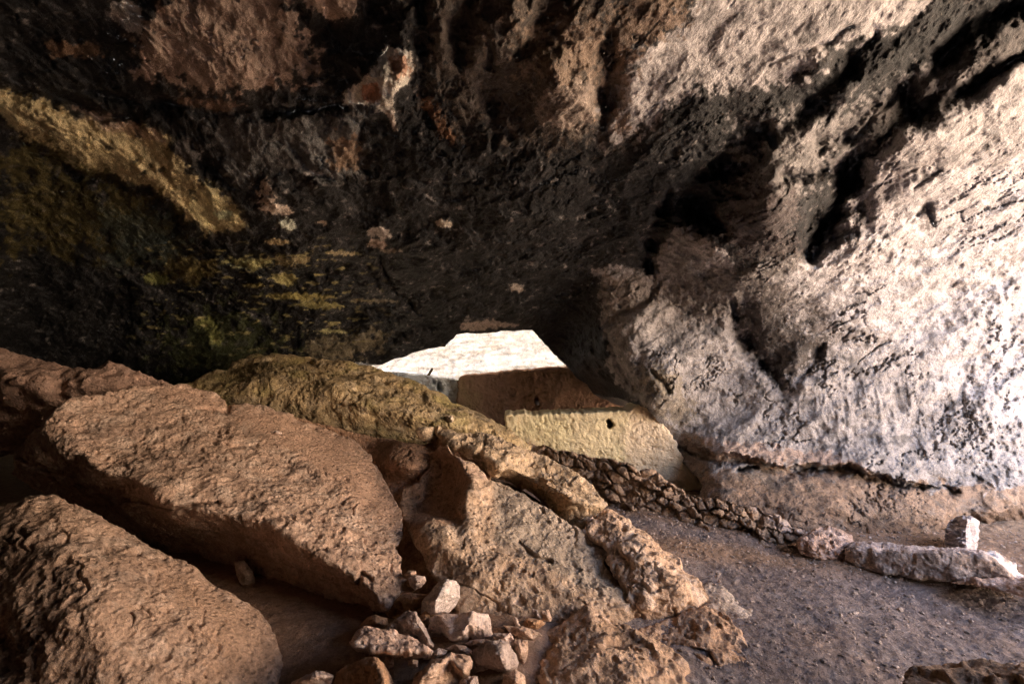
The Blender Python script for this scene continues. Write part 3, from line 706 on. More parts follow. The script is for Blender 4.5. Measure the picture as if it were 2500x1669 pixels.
yel = relief("adobe_wall", yw3, thick=0.45, rim=5, rimd=0.08, amp=2.6, step=1.6, blur=2, flatback=True, mat=M_ADOBE, seed=21, facet=0,
             disp=((0.05, 1.4), (0.018, 6), (0.012, 17)), fine=0.5, ridg=0.15,
             cuts=((F((1396, 966), (1402, 973), (1398, 978)), 3.5, 0.5),),
             col=adobe_col((0.76, 0.63, 0.41), (0.70, 0.60, 0.36), patches=((F((1440, 940), (1510, 930), (1660, 1000), (1700, 1130), (1560, 1120), (1430, 1080)), (0.80, 0.63, 0.46), 22, 0.85),)))  # right part painted brighter and warmer, as if lit
tag(yel, "yellow mud plastered wall with one small black hole, below the brown wall", "adobe wall")
bw3 = setY(C((784, 520), (800, 487), (900, 476), (1000, 466), (1100, 455), (1300, 440), (1540, 422), (1800, 400), (2150, 420), (2200, 1000), (1100, 1050), (770, 900), (766, 700)), lambda x, y: 11.3 - (x - 1120) * 0.0006)
bro = relief("adobe_wall", bw3, thick=0.5, rim=4, rimd=0.06, amp=1.7, step=1.6, blur=2, flatback=True, mat=M_ADOBE, seed=23, facet=0,
             disp=((0.06, 1.2), (0.04, 5), (0.016, 16)), ridg=0.3, cuts=((C((1335, 655), (1343, 690)), 4.5, 0.3),),
             col=adobe_col((0.30, 0.19, 0.135), (0.34, 0.21, 0.15), patches=((C((780, 500), (900, 600), (960, 800), (760, 800)), (0.26, 0.2, 0.11), 30, 0.7),)))
tag(bro, "smooth brown adobe wall with a square peg socket, under the bright cliff", "adobe wall")
bl3 = [(x, y, 12.0 - (x - 930) * 0.002) for x, y in C((200, 448), (280, 455), (370, 462), (500, 478), (620, 492), (700, 500), (782, 515), (776, 700), (700, 800), (200, 800))]
blu = relief("adobe_wall", bl3, thick=0.4, rim=3, rimd=0.04, amp=1.2, step=1.6, blur=2, flatback=True, mat=M_ADOBE, seed=25, facet=0,
             disp=((0.04, 1.2), (0.03, 6)), cuts=((C((640, 545), (648, 575)), 5, 0.4), (C((600, 525), (606, 535)), 4, 0.3)),
             col=adobe_col((0.80, 0.86, 0.94), (0.74, 0.80, 0.90)))  # pale plaster with the skylight's blue put into its colour
tag(blu, "bluish white plastered wall end beside the brown wall, with small dark holes", "adobe wall")

def tube(name, a, b, r0, r1, mat, col=(0.2, 0.13, 0.08), n=10, seg=10, wob=0.01):
    a = np.array(a, float); b = np.array(b, float); ax = b - a; L = np.linalg.norm(ax); ax /= L
    u = np.cross(ax, (0.3, 0.2, 0.9)); u /= np.linalg.norm(u); w = np.cross(ax, u)
    V = []; 
    for i in range(seg + 1):
        t = i / seg; cc = a + ax * L * t + u * wob * math.sin(3 * t + 1) + w * wob * math.cos(5 * t)
        for k in range(n):
            an = 2 * math.pi * k / n; rr = (r0 + (r1 - r0) * t) * (1 + 0.12 * math.sin(3 * an + t * 7))
            V.append(cc + (u * math.cos(an) + w * math.sin(an)) * rr)
    V.append(a); V.append(b)
    Q = [[i * n + k, i * n + (k + 1) % n, (i + 1) * n + (k + 1) % n, (i + 1) * n + k] for i in range(seg) for k in range(n)]
    T = [[(k + 1) % n, k, len(V) - 2] for k in range(n)] + [[seg * n + k, seg * n + (k + 1) % n, len(V) - 1] for k in range(n)]
    V = np.array(V)
    return make_mesh(name, V, [np.array(Q), np.array(T)], mat, np.tile(np.array(col, dtype=np.float32), (len(V), 1)))
p0 = world_at(*[np.array(v) for v in (1045.0, 922.0, 11.9)]); p1 = world_at(*[np.array(v) for v in (1055.0, 899.0, 11.8)])
tag(tube("beam_stub", p0, p1, 0.035, 0.028, M_SMALL, (0.12, 0.09, 0.06)), "short dark wooden stub leaning up from the top of the bluish white wall", "beam")
p0 = world_at(*[np.array(v) for v in (1309.0, 981.0, 11.6)]); p1 = world_at(*[np.array(v) for v in (1312.0, 984.0, 11.1)])
tag(tube("wooden_peg", p0, p1, 0.04, 0.04, M_SMALL, (0.3, 0.28, 0.3)), "grey square peg end set in the brown wall's socket", "wooden peg")

# rubble stone wall: stones as a real relief of rounded blocks
def stone_cells(px, py, sx, sy, seed):
    rng = np.random.RandomState(seed); T = 97
    jx = rng.uniform(-0.48, 0.48, (T, T)); jy = rng.uniform(-0.46, 0.46, (T, T)); sh = rng.uniform(-1, 1, (T, T)); 
    gx_ = px / sx; gy_ = py / sy
    gi = np.floor(gx_).astype(int); gj = np.floor(gy_).astype(int)
    f1 = np.full(px.shape, 9.0); f2 = np.full(px.shape, 9.0); idv = np.zeros(px.shape)
    for a in (-1, 0, 1):
        for b in (-1, 0, 1):
            ci, cj = gi + a, gj + b
            off = np.where(cj % 2 == 0, 0.0, 0.5)
            dx = gx_ - (ci + 0.5 + off * 0.6 + jx[ci % T, cj % T]); dy = gy_ - (cj + 0.5 + jy[ci % T, cj % T])
            d = (np.abs(dx) ** 3 + np.abs(dy) ** 3) ** (1 / 3.0) * (1 + 0.35 * sh[ci % T, cj % T])
            w = d < f1
            f2 = np.where(w, f1, np.minimum(f2, d)); idv = np.where(w, sh[ci % T, cj % T], idv); f1 = np.where(w, d, f1)
    return f1, f2 - f1, idv
def stones(amount, sx, sy, seed, slope=0.5):
    def g(PX, PY, Y):
        q = np.stack([PX.ravel() / 14, PY.ravel() / 14, np.full(PX.size, 2.2)], 1)
        wx = 9 * fbm(q, 3, 5).reshape(PX.shape); wy = 8 * fbm(q, 3, 9).reshape(PX.shape)
        f1, e, idv = stone_cells(PX + wx, PY - slope * PX + wy, sx, sy, seed)
        s = np.clip(e / 0.26, 0, 1); s = 1 - (1 - s) ** 2.0
        bury = ss(-0.25, 0.2, fbm(np.stack([PX.ravel() / 60, PY.ravel() / 40, np.full(PX.size, 9.2)], 1), 3, 15).reshape(PX.shape)); s = s * (0.35 + 0.65 * bury) + 0.4 * (1 - bury)
        return Y - amount * (s * (0.75 + 0.35 * idv)) + amount * 0.5 
    return g
sw = B((60, 455, 8.0), (100, 468, 7.9), (200, 490, 7.7), (330, 512, 7.45), (400, 530, 7.3), (480, 538, 7.15), (540, 560, 7.0), (590, 590, 6.9), (615, 580, 6.85), (680, 595, 6.8), (720, 640, 6.7), (800, 690, 6.55), (880, 712, 6.4),
       (960, 725, 6.3), (1020, 738, 6.2), (1110, 748, 6.1), (1160, 790, 6.0), (1240, 800, 5.9), (1290, 850, 5.85), (1370, 868, 5.75), (1380, 960, 5.4), (1330, 975, 5.4), (1200, 960, 5.55), (1000, 905, 5.85), (850, 870, 6.1),
       (700, 838, 6.35), (600, 800, 6.55), (480, 790, 6.75), (380, 800, 6.9), (200, 740, 7.3), (60, 600, 7.8))
stonewall = relief("rubble_wall", sw, thick=0.35, rim=9, amp=3.6, step=1.7, blur=3, shrink=0.9, mat=M_SMALL, seed=31, facet=0,
                   disp=((0.05, 3), (0.02, 12)), extra=stones(0.24, 40, 24, 5, 0.42),
                   col=stone_col((0.25, 0.17, 0.11), dark=(0.09, 0.06, 0.04), pale=(0.40, 0.29, 0.2), sc=1.6,
                                 patches=((B((1100, 740), (1180, 780), (1290, 850), (1380, 860), (1380, 900), (1250, 860)), (0.52, 0.42, 0.36), 14, 0.7),)))
tag(stonewall, "crumbling wall of stacked rounded stones running from the yellow wall down to the low kerb", "stone wall")

# ---- low kerb walls on the right
kb = B((1305, 915, 5.45), (1380, 866, 5.65), (1405, 850, 5.75), (1450, 850, 5.75), (1520, 870, 5.65), (1562, 888, 5.55), (1572, 915, 5.45), (1540, 945, 5.3), (1525, 992, 5.12), (1450, 1002, 5.12), (1390, 998, 5.15), (1325, 962, 5.3))
o = relief("kerb_stone", kb, creases=(B((1310, 930, 5.25), (1380, 915, 5.2), (1480, 920, 5.18), (1530, 940, 5.2)),), thick=0.5, rim=8, amp=2, step=1.9, blur=3, mat=M_ROCK, disp=((0.04, 3), (0.02, 10)),
           col=stone_col((0.40, 0.27, 0.2), pale=(0.6, 0.5, 0.44)))
tag(o, "squarish brown block between the stone wall and the long low kerb", "kerb stone")
lg = B((1520, 1000, 5.1), (1530, 945, 5.2), (1565, 915, 5.35), (1650, 920, 5.3), (1800, 934, 5.15), (1950, 944, 5.0), (2100, 950, 4.9), (2200, 956, 4.8), (2262, 985, 4.72), (2285, 1010, 4.68), (2312, 1022, 4.65), (2318, 1058, 4.55), (2349, 1068, 4.5), (2345, 1085, 4.4), (2280, 1084, 4.42), (2200, 1082, 4.45),
       (2130, 1078, 4.5), (2040, 1088, 4.5), (1940, 1086, 4.6), (1850, 1084, 4.68), (1720, 1064, 4.8), (1600, 1040, 4.98), (1535, 1012, 5.1))
o = relief("low_wall", lg, creases=(B((1545, 950, 5.02), (1650, 950, 4.92), (1760, 958, 4.8), (1900, 965, 4.66), (2050, 972, 4.55), (2180, 980, 4.45), (2260, 1020, 4.4), (2300, 1050, 4.42)),), thick=0.55, rim=7, amp=2.2, step=1.9, blur=3.5, facet=0.25, mat=M_ROCK,
           disp=((0.07, 2.4), (0.03, 8)), ridg=0.3,
           col=stone_col((0.29, 0.215, 0.165), dark=(0.14, 0.10, 0.075), pale=(0.6, 0.52, 0.47), patches=((B((1560, 910), (2200, 950), (2240, 985), (1600, 950)), (0.52, 0.42, 0.37), 8, 0.8), (B((2180, 950), (2349, 1060), (2340, 1080), (2240, 1010)), (0.70, 0.64, 0.6), 8, 0.8))))  # top and right end painted paler as lit, front browner as shaded
tag(o, "long low rounded mud wall in front of the pale pillar, its right end broken off", "low wall")
k2 = B((2000, 1100, 4.35), (2120, 1085, 4.4), (2230, 1080, 4.36), (2300, 1080, 4.3), (2380, 1075, 4.2), (2500, 1110, 4.0), (2500, 1190, 3.85), (2400, 1175, 3.95), (2330, 1160, 4.0), (2230, 1140, 4.1), (2130, 1115, 4.25))
o = relief("kerb_stone", k2, creases=(B((2120, 1100, 4.25), (2250, 1105, 4.15), (2380, 1110, 4.02)),), thick=0.5, rim=7, amp=2, step=1.9, blur=3, mat=M_ROCK, disp=((0.04, 3), (0.02, 9)),
           col=stone_col((0.38, 0.25, 0.18), pale=(0.62, 0.52, 0.48)))
tag(o, "low brown kerb stone at the frame edge, under the broken end of the low wall", "kerb stone")
pl = B((1983, 965, 5.3), (1986, 900, 5.3), (1990, 850, 5.3), (2008, 815, 5.32), (2030, 805, 5.34), (2060, 794, 5.36), (2108, 800, 5.36), (2142, 815, 5.34), (2140, 880, 5.3), (2132, 965, 5.3))
o = relief("masonry_pillar", pl, creases=(B((2090, 812, 5.12), (2088, 880, 5.1), (2085, 965, 5.1)),), thick=0.35, rim=4, amp=1.6, step=1.5, blur=2, facet=0.4, mat=M_SMALL, disp=((0.03, 4), (0.015, 12)),
           extra=lambda PX, PY, Y: Y - 0.07 * ss(2372, 2352, PX) * fbm(np.stack([PX.ravel() / 22, PY.ravel() / 5.5, 0 * PX.ravel()], 1), 3, 77).reshape(PX.shape),
           col=stone_col((0.36, 0.31, 0.285), dark=(0.20, 0.165, 0.145), pale=(0.48, 0.43, 0.41), sc=2))
tag(o, "short pale stone pillar standing behind the long low mud wall", "pillar")
cs = B((1780, 1620, 2.75), (1790, 1560, 2.85), (1800, 1512, 3.0), (1850, 1492, 3.05), (1950, 1482, 3.05), (2050, 1482, 3.02), (2150, 1466, 3.0), (2250, 1488, 2.95), (2349, 1470, 2.9), (2500, 1470, 2.8), (2500, 1700, 2.5), (1780, 1700, 2.6))
o = relief("kerb_stone", cs, creases=(B((1810, 1540, 2.85), (1950, 1525, 2.82), (2150, 1525, 2.78), (2400, 1530, 2.65)),), thick=0.35, rim=10, amp=3, blur=4, mat=M_ROCK, disp=((0.05, 3), (0.02, 9)),
           col=stone_col((0.24, 0.15, 0.09), dark=(0.12, 0.08, 0.05), pale=(0.3, 0.2, 0.13)))
tag(o, "dark brown rough rock cut off by the bottom right corner of the view", "rock")

# ================================================================ BOULDERS
bc = stone_col
# left-back dusty rock
o = relief("boulder", A((-160, -30, 7.2), (0, 22, 7.2), (100, 58, 7.1), (220, 84, 7.0), (330, 118, 7.0), (440, 132, 7.0), (480, 110, 7.0), (505, 92, 7.0), (560, 106, 6.95), (650, 135, 6.9), (740, 172, 6.8), (800, 205, 6.7), (820, 300, 6.9), (600, 420, 7.2), (250, 480, 7.4), (0, 520, 7.4), (-160, 520, 7.2)),
           inner=A((0, 150, 6.4), (200, 200, 6.3), (400, 200, 6.4), (600, 180, 6.6), (0, 300, 6.6), (250, 290, 6.5)), thick=1.6, rim=14, blur=7, amp=3, disp=((0.12, 1.2), (0.03, 6)), fine=0.4,
           col=bc((0.37, 0.235, 0.165), dark=(0.22, 0.14, 0.1), pale=(0.42, 0.30, 0.23), lo=0.3, hi=0.2))
tag(o, "dusty pinkish boulder at the left edge, behind the big slab", "boulder")
# mossy ochre boulder at the top of the pile
up = A((840, 200, 7.9), (930, 155, 8.3), (1000, 128, 8.6), (1042, 122, 8.7), (1062, 90, 9.0), (1130, 60, 9.2), (1220, 52, 9.2), (1330, 58, 9.1), (1500, 75, 8.9), (1600, 90, 8.8), (1700, 112, 8.7), (1790, 140, 8.6), (1880, 165, 8.5),
       (1960, 205, 8.4), (2080, 270, 8.2), (2180, 320, 8.0), (2290, 375, 7.8)) + C((1060, 820, 7.7), (1075, 812, 7.7), (1110, 845, 7.6), (1170, 880, 7.5), (1250, 930, 7.4), (1307, 972, 7.3), (1300, 1016, 7.2), (1240, 1100, 7.2), (1000, 1100, 7.3), (600, 1020, 7.3), (300, 1000, 7.2)) + \
     A((1700, 520, 7.2), (1400, 440, 7.3), (1100, 360, 7.5), (880, 270, 7.6))
o = relief("boulder", up, creases=(A((900, 180, 7.75), (1020, 165, 7.7), (1200, 185, 7.55), (1400, 215, 7.35), (1560, 225, 7.2), (1720, 280, 7.0), (1850, 320, 6.95), (2000, 345, 6.9), (2150, 375, 6.95), (2300, 430, 7.0)),
                                     A((1000, 260, 7.5), (1300, 305, 7.3), (1600, 370, 7.15), (1850, 440, 7.1)),
                                     A((1450, 100, 8.6), (1650, 170, 8.05), (1850, 215, 7.9), (2000, 262, 7.7))),
           thick=1.8, rim=12, blur=5, amp=3, facet=0.5, disp=((0.10, 1.6), (0.045, 5)), ridg=0.25,
           cuts=((A((1060, 128), (1250, 95), (1420, 100), (1460, 130), (1620, 160), (1850, 230), (1940, 260)), 10, 0.22), (A((1580, 215), (1800, 230), (1980, 300)), 7, 0.1)),
           col=bc((0.36, 0.26, 0.135), dark=(0.11, 0.08, 0.045), pale=(0.48, 0.38, 0.25), alt=(0.30, 0.24, 0.09), lo=0.6, hi=0.5,
                  patches=((A((860, 190), (1000, 130), (1060, 90), (1300, 60), (1400, 110), (1200, 190), (1000, 240)), (0.20, 0.15, 0.07), 30, 0.7),
                           (A((1000, 240), (1400, 300), (1900, 420), (1800, 460), (1400, 380), (1050, 290)), (0.15, 0.12, 0.07), 20, 0.6))))  # shade of the lower face painted as a darker band
tag(o, "long mossy ochre boulder at the top of the pile, below the bright gap", "boulder")
# small stone on the mossy boulder
def pebble(name, label, cat, pts, Y, th, colr=None, mat=None, group=None, inn=(), cr=(), **kw):
    ol = [(x, y, Y if len(r_) == 0 else r_[0]) for x, y, *r_ in pts]
    cx_ = sum(p[0] for p in ol) / len(ol); cy_ = sum(p[1] for p in ol) / len(ol)
    rr = max(max(p[0] for p in ol) - min(p[0] for p in ol), max(p[1] for p in ol) - min(p[1] for p in ol))
    if not inn and not cr:
        inn = [(cx_, cy_, Y - th * 0.55)]
    sc_ = rr * Y / FPX
    args = dict(rim=max(3, rr * 0.045), amp=max(0.8, rr * 0.014), step=min(2.4, max(1.0, rr / 60)), blur=1.1, facet=0.5, fine=0.6, thick=th, disp=((0.10 * sc_, 2.2 / sc_), (0.03 * sc_, 8 / sc_)), ridg=0.3)
    args.update(kw)
    o_ = relief(name, ol, inner=inn, creases=cr, mat=mat or M_SMALL, col=colr or stone_col(), **args)
    tag(o_, label, cat, group)
    return o_
pebble("small_rock", "pale stone wedged in the hollow on the mossy ochre boulder", "rock", C((700, 770), (740, 765), (752, 800), (740, 812), (700, 805)), 6.95, 0.2, bc((0.45, 0.36, 0.25)))
# dusty hollow between slab and middle rock, with the round lump
hollow = A((1300, 330, 7.0), (1500, 380, 6.95), (1700, 430, 6.9), (1850, 455, 6.85), (1950, 470, 6.6), (2060, 420, 6.0), (2250, 600, 5.8), (2300, 900, 5.1), (2200, 1150, 4.6), (2000, 1300, 4.5), (1750, 1330, 4.5), (1700, 1000, 5.0), (1600, 700, 6.0), (1300, 480, 6.8))
o = relief("boulder", hollow, inner=A((1800, 700, 5.75), (1900, 850, 5.3), (2000, 700, 5.65), (1900, 1000, 4.85), (2145, 850, 4.84), (2130, 620, 5.32), (2168, 700, 5.08), (2110, 770, 4.98), (1930, 880, 4.9), (1990, 760, 5.25), (1930, 1040, 4.62), (2060, 520, 5.75)), thick=1.0, rim=8, blur=8, amp=2, fine=0.4, facet=0.2,
           disp=((0.06, 1.5), (0.015, 7)), extra=lambda PX, PY, Y: Y - 0.55 * np.exp(-(((PX - 992) / 62) ** 2 + ((PY - 1118) / 48) ** 2) ** 1.8),
           col=bc((0.36, 0.215, 0.13), dark=(0.24, 0.14, 0.085), pale=(0.42, 0.28, 0.18), lo=0.25, hi=0.2))
tag(o, "smooth brown rock with a round lump, in the shaded hollow right of the big slab", "boulder")
# the big tilted slab
slab = A((232, 350, 5.15), (275, 285, 5.35), (330, 258, 5.55), (440, 250, 5.75), (600, 207, 6.1), (770, 195, 6.4), (850, 197, 6.5), (985, 235, 6.5), (1040, 262, 6.45), (1043, 300, 6.35), (1100, 276, 6.5), (1220, 285, 6.6), (1262, 318, 6.5), (1355, 330, 6.6), (1352, 350, 6.55), (1450, 385, 6.6), (1600, 440, 6.5),
         (1680, 500, 6.3), (1740, 585, 6.0), (1775, 660, 5.7), (1828, 740, 5.3), (1840, 790, 5.1), (1852, 830, 5.0), (1845, 900, 4.75), (1818, 940, 4.6), (1832, 985, 4.45), (1842, 1070, 4.2), (1866, 1092, 4.1), (1850, 1140, 4.05), (1812, 1185, 3.98), (1780, 1232, 3.95),
         (1690, 1240, 4.25), (1500, 1262, 4.7), (1250, 1225, 5.0), (1000, 1080, 5.3), (760, 960, 5.5), (500, 830, 5.8), (200, 700, 5.7), (60, 600, 5.5), (70, 520, 5.35), (140, 430, 5.25))
o = relief("boulder", slab, inner=A((900, 320, 6.05), (1100, 420, 5.75), (1400, 560, 5.45), (700, 400, 5.5), (1600, 800, 4.75), (1500, 700, 5.0), (1650, 650, 5.3), (1000, 560, 5.0), (1200, 650, 4.85), (800, 560, 4.9), (300, 650, 5.35), (500, 740, 5.4), (1000, 920, 4.9), (1400, 1130, 4.6), (1200, 1000, 4.8)),
           creases=(A((190, 400, 5.02), (240, 470, 4.88), (350, 490, 4.82), (450, 590, 4.65), (640, 640, 4.5), (800, 750, 4.28), (930, 770, 4.3), (1060, 800, 4.3), (1240, 828, 4.25), (1400, 940, 4.1), (1560, 1030, 4.0), (1700, 1125, 3.92), (1778, 1225, 3.86)),
                    A((130, 560, 5.2), (350, 640, 5.05), (560, 710, 4.9), (800, 760, 4.38))),
           facet=0.35, smooth=((A((1050, 300), (1240, 290), (1350, 350), (1650, 470), (1800, 740), (1750, 800), (1600, 700), (1350, 500), (1100, 400), (850, 230), (900, 215)), 22),), thick=1.6, rim=8, blur=3, amp=3, disp=((0.09, 1.2), (0.032, 4.5), (0.02, 16)), ridg=0.3,
           cuts=((A((90, 530), (280, 610), (480, 680), (600, 715), (800, 757), (1000, 740)), 5, 0.12), (A((500, 790), (560, 740), (610, 715)), 4, 0.1),
                 (A((980, 455), (1060, 480), (1180, 470)), 4, 0.06), (A((1050, 250), (1045, 320), (900, 310)), 6, 0.08),
                 (A((1700, 1090), (1660, 1060), (1640, 1110)), 6, 0.1)),
           col=bc((0.41, 0.275, 0.19), dark=(0.19, 0.13, 0.095), pale=(0.54, 0.41, 0.31), lo=0.55, hi=0.45,
                  patches=((A((600, 210), (850, 200), (1040, 270), (1350, 340), (1650, 470), (1820, 740), (1850, 900), (1600, 700), (1350, 500), (1050, 330)), (0.42, 0.265, 0.175), 24, 0.75),
                           (A((350, 650), (800, 770), (1100, 850), (1200, 1000), (700, 900)), (0.24, 0.16, 0.11), 30, 0.6))))  # shade of the overhanging lower face put into the colour
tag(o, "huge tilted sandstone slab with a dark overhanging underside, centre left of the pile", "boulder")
# bottom-left boulder
bl = A((-200, 800, 3.9), (0, 758, 4.0), (60, 738, 4.05), (150, 708, 4.1), (240, 712, 4.1), (330, 745, 4.05), (440, 790, 4.0), (560, 862, 3.95), (700, 942, 3.9), (800, 990, 3.85), (860, 1012, 3.82), (920, 1060, 3.8), (1000, 1120, 3.75), (1080, 1162, 3.72), (1180, 1220, 3.7),
       (1260, 1330, 3.6), (1290, 1450, 3.45), (1260, 1700, 3.1), (600, 1800, 2.6), (0, 1800, 2.5), (-200, 1700, 2.7))
o = relief("boulder", bl, inner=A((100, 900, 3.5), (300, 950, 3.35), (600, 1080, 3.3), (800, 1180, 3.3), (1000, 1330, 3.25), (50, 1200, 3.1), (400, 1300, 2.9), (800, 1450, 3.0), (600, 1550, 2.8), (0, 1450, 3.0), (1100, 1500, 3.2), (200, 1560, 2.8)),
           smooth=((A((700, 1020), (860, 1080), (1180, 1220), (1280, 1400), (1250, 1700), (900, 1700), (1000, 1400)), 36),), thick=1.4, rim=26, blur=8, amp=3.4, facet=0.35, disp=((0.11, 1.6), (0.035, 5), (0.02, 16)), ridg=0.2,
           col=bc((0.38, 0.255, 0.175), dark=(0.16, 0.11, 0.08), pale=(0.50, 0.38, 0.29), lo=0.6, hi=0.35,
                  patches=((A((700, 1020), (860, 1080), (1180, 1220), (1280, 1400), (1250, 1567), (900, 1567), (1000, 1400)), (0.37, 0.235, 0.15), 36, 0.8),)))
tag(o, "broad rough brown boulder filling the bottom left corner", "boulder")
# long finger slab
fg = C((508, 905, 6.3), (530, 895, 6.3), (600, 884, 6.35), (660, 882, 6.4), (780, 895, 6.4), (900, 900, 6.4), (1000, 930, 6.35), (1150, 965, 6.25), (1250, 1000, 6.15), (1400, 1048, 6.05), (1550, 1120, 5.9), (1700, 1228, 5.75), (1790, 1318, 5.6), (1815, 1360, 5.5), (1835, 1402, 5.42), (1795, 1420, 5.4), (1765, 1442, 5.36), (1756, 1480, 5.3),
       (1742, 1502, 5.3), (1728, 1542, 5.25), (1640, 1560, 5.3), (1540, 1520, 5.5), (1430, 1450, 5.75), (1380, 1372, 5.95), (1250, 1292, 6.15), (1150, 1242, 6.2), (1040, 1214, 6.1), (985, 1222, 5.75), (955, 1160, 5.7), (900, 1112, 5.75), (850, 1086, 5.8), (760, 1030, 5.9), (680, 965, 6.0), (612, 910, 6.1), (540, 962, 6.1))
o = relief("boulder", fg, inner=C((1100, 1080, 5.55), (1250, 1190, 5.6)),
           creases=(C((700, 930, 5.95), (850, 985, 5.75), (950, 1035, 5.6), (1100, 1120, 5.4), (1200, 1170, 5.38), (1380, 1260, 5.2), (1560, 1330, 5.05), (1700, 1390, 5.0), (1790, 1405, 5.1)), C((990, 1180, 5.6), (1250, 1230, 5.75), (1420, 1370, 5.45), (1560, 1450, 5.15))),
           thick=0.9, rim=8, blur=4, amp=2.2, step=1.9, disp=((0.08, 2.2), (0.035, 7)), ridg=0.25,
           cuts=((C((690, 960), (760, 1015), (860, 1090)), 4, 0.15), (C((880, 900), (960, 960), (950, 1040), (900, 1060)), 5, 0.06)),
           col=bc((0.45, 0.325, 0.20), dark=(0.19, 0.13, 0.075), pale=(0.58, 0.46, 0.33), lo=0.5, hi=0.4, sc=1.4, patches=((C((980, 1180), (1300, 1230), (1600, 1400), (1500, 1480), (1200, 1300)), (0.46, 0.29, 0.15), 14, 0.7),)))
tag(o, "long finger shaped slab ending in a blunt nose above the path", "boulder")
gap_filler = relief("underside", C((930, 1190, 6.3), (1200, 1270, 6.35), (1400, 1400, 6.1), (1600, 1540, 5.6), (1600, 1640, 5.6), (1300, 1560, 6.0), (950, 1350, 6.2)), thick=0.4, rim=4, amp=1, fine=0, col=bc((0.25, 0.16, 0.1)))  # added rock, hides the lit ground so the gap stays dark
_off = gap_filler.location - o.location; gap_filler.parent = o; gap_filler.location = _off
# middle grey-faced boulder with the ridge towards the path
mg = C((670, 985, 5.55), (700, 975, 5.6), (745, 1030, 5.6), (820, 1075, 5.6), (880, 1100, 5.55), (960, 1170, 5.5), (985, 1220, 5.45), (1040, 1240, 5.45), (1100, 1262, 5.4), (1200, 1302, 5.35), (1300, 1380, 5.25), (1430, 1452, 5.15), (1560, 1532, 5.05)) + \
     B((310, 848, 4.98), (352, 922, 4.85), (448, 962, 4.72), (428, 1000, 4.65), (468, 1080, 4.5), (500, 1110, 4.45), (560, 1112, 4.4), (542, 1150, 4.35), (560, 1260, 4.15), (500, 1330, 4.0), (250, 1420, 3.9), (0, 1440, 3.9)) + \
     A((2250, 1340, 3.95), (2100, 1260, 4.05), (2060, 1150, 4.2), (2010, 1110, 4.3), (1960, 1040, 4.4), (1930, 960, 4.52), (1885, 900, 4.9), (1850, 820, 5.15), (1825, 740, 5.4), (1850, 680, 5.6), (1920, 640, 5.6), (1965, 580, 5.8), (1985, 510, 5.95), (2010, 470, 5.95))
o = relief("boulder", mg, inner=A((2200, 1050, 4.2), (2050, 950, 4.4), (1960, 760, 5.5), (2060, 650, 5.68), (2050, 770, 5.32), (2070, 570, 5.85), (1960, 640, 5.75)) + B((100, 900, 4.78), (200, 1000, 4.5), (350, 1080, 4.32), (50, 1100, 4.2), (300, 1220, 3.98), (100, 1230, 4.05)),
           smooth=((A((1850, 500), (2120, 500), (2165, 640), (2115, 760), (2140, 840), (2100, 880), (1990, 820), (1930, 860), (1850, 850)), 14),),
           creases=(A((2060, 500, 5.6), (2120, 560, 5.28), (2168, 640, 5.08), (2165, 690, 4.97), (2120, 760, 4.86), (2135, 820, 4.76), (2100, 860, 4.7), (2040, 845, 4.66), (1965, 842, 4.7), (1942, 880, 4.62)), B((0, 950, 4.55), (150, 1060, 4.3), (300, 1120, 4.2), (420, 1160, 4.12), (520, 1190, 4.08)),), thick=1.2, rim=8, blur=4, amp=2.6,
           disp=((0.09, 1.8), (0.035, 5.5), (0.012, 18)), facet=0.45, ridg=0.25, cuts=((B((30, 925), (100, 990), (180, 1010)), 5, 0.06),),
           col=bc((0.43, 0.30, 0.195), dark=(0.22, 0.15, 0.10), pale=(0.55, 0.43, 0.32), lo=0.4, hi=0.35,
                  patches=((A((1830, 480), (2120, 520), (2165, 640), (2115, 760), (2135, 840), (2040, 850), (1965, 840), (1920, 900), (1830, 850)), (0.34, 0.205, 0.125), 10, 0.9), (B((-80, 640), (60, 700), (300, 850), (450, 960), (440, 1000), (560, 1110), (520, 1190), (300, 1120), (100, 1000), (-80, 900)), (0.34, 0.275, 0.205), 16, 0.8),  # first patch: shadow in the valley painted as darker brown
                           (C((680, 975), (985, 1220), (940, 1220), (830, 1110)), (0.47, 0.33, 0.24), 10, 0.9))))
tag(o, "wedge shaped boulder with a greyish upper face, in the middle below the finger slab", "boulder")
rg = B((330, 850, 4.95), (372, 800, 5.3), (395, 768, 5.4), (440, 768, 5.4), (475, 782, 5.35), (560, 842, 5.2), (640, 890, 5.1), (700, 958, 4.95), (768, 1000, 4.85), (788, 1050, 4.72), (850, 1080, 4.62), (885, 1120, 4.5), (900, 1180, 4.35), (872, 1205, 4.3), (700, 1275, 4.15), (604, 1302, 4.1), (530, 1290, 4.1), (505, 1230, 4.12),
       (538, 1160, 4.2), (470, 1085, 4.4), (424, 1000, 4.6), (445, 960, 4.7), (350, 905, 4.85))
o = relief("boulder", rg, inner=B((600, 1000, 4.45), (700, 1120, 4.2), (600, 1180, 4.08), (500, 900, 4.8)), creases=(B((420, 820, 5.05), (500, 890, 4.75), (600, 960, 4.5), (680, 1040, 4.32), (760, 1120, 4.2), (800, 1190, 4.15)),), thick=0.9, rim=8, blur=4, amp=2.6,
           disp=((0.08, 2.0), (0.045, 6), (0.012, 18)), ridg=0.3,
           col=bc((0.46, 0.31, 0.20), dark=(0.21, 0.13, 0.075), pale=(0.60, 0.47, 0.36), lo=0.45, hi=0.5))
tag(o, "knobbly tan ridge of rock sloping from the finger slab down to the path", "boulder")
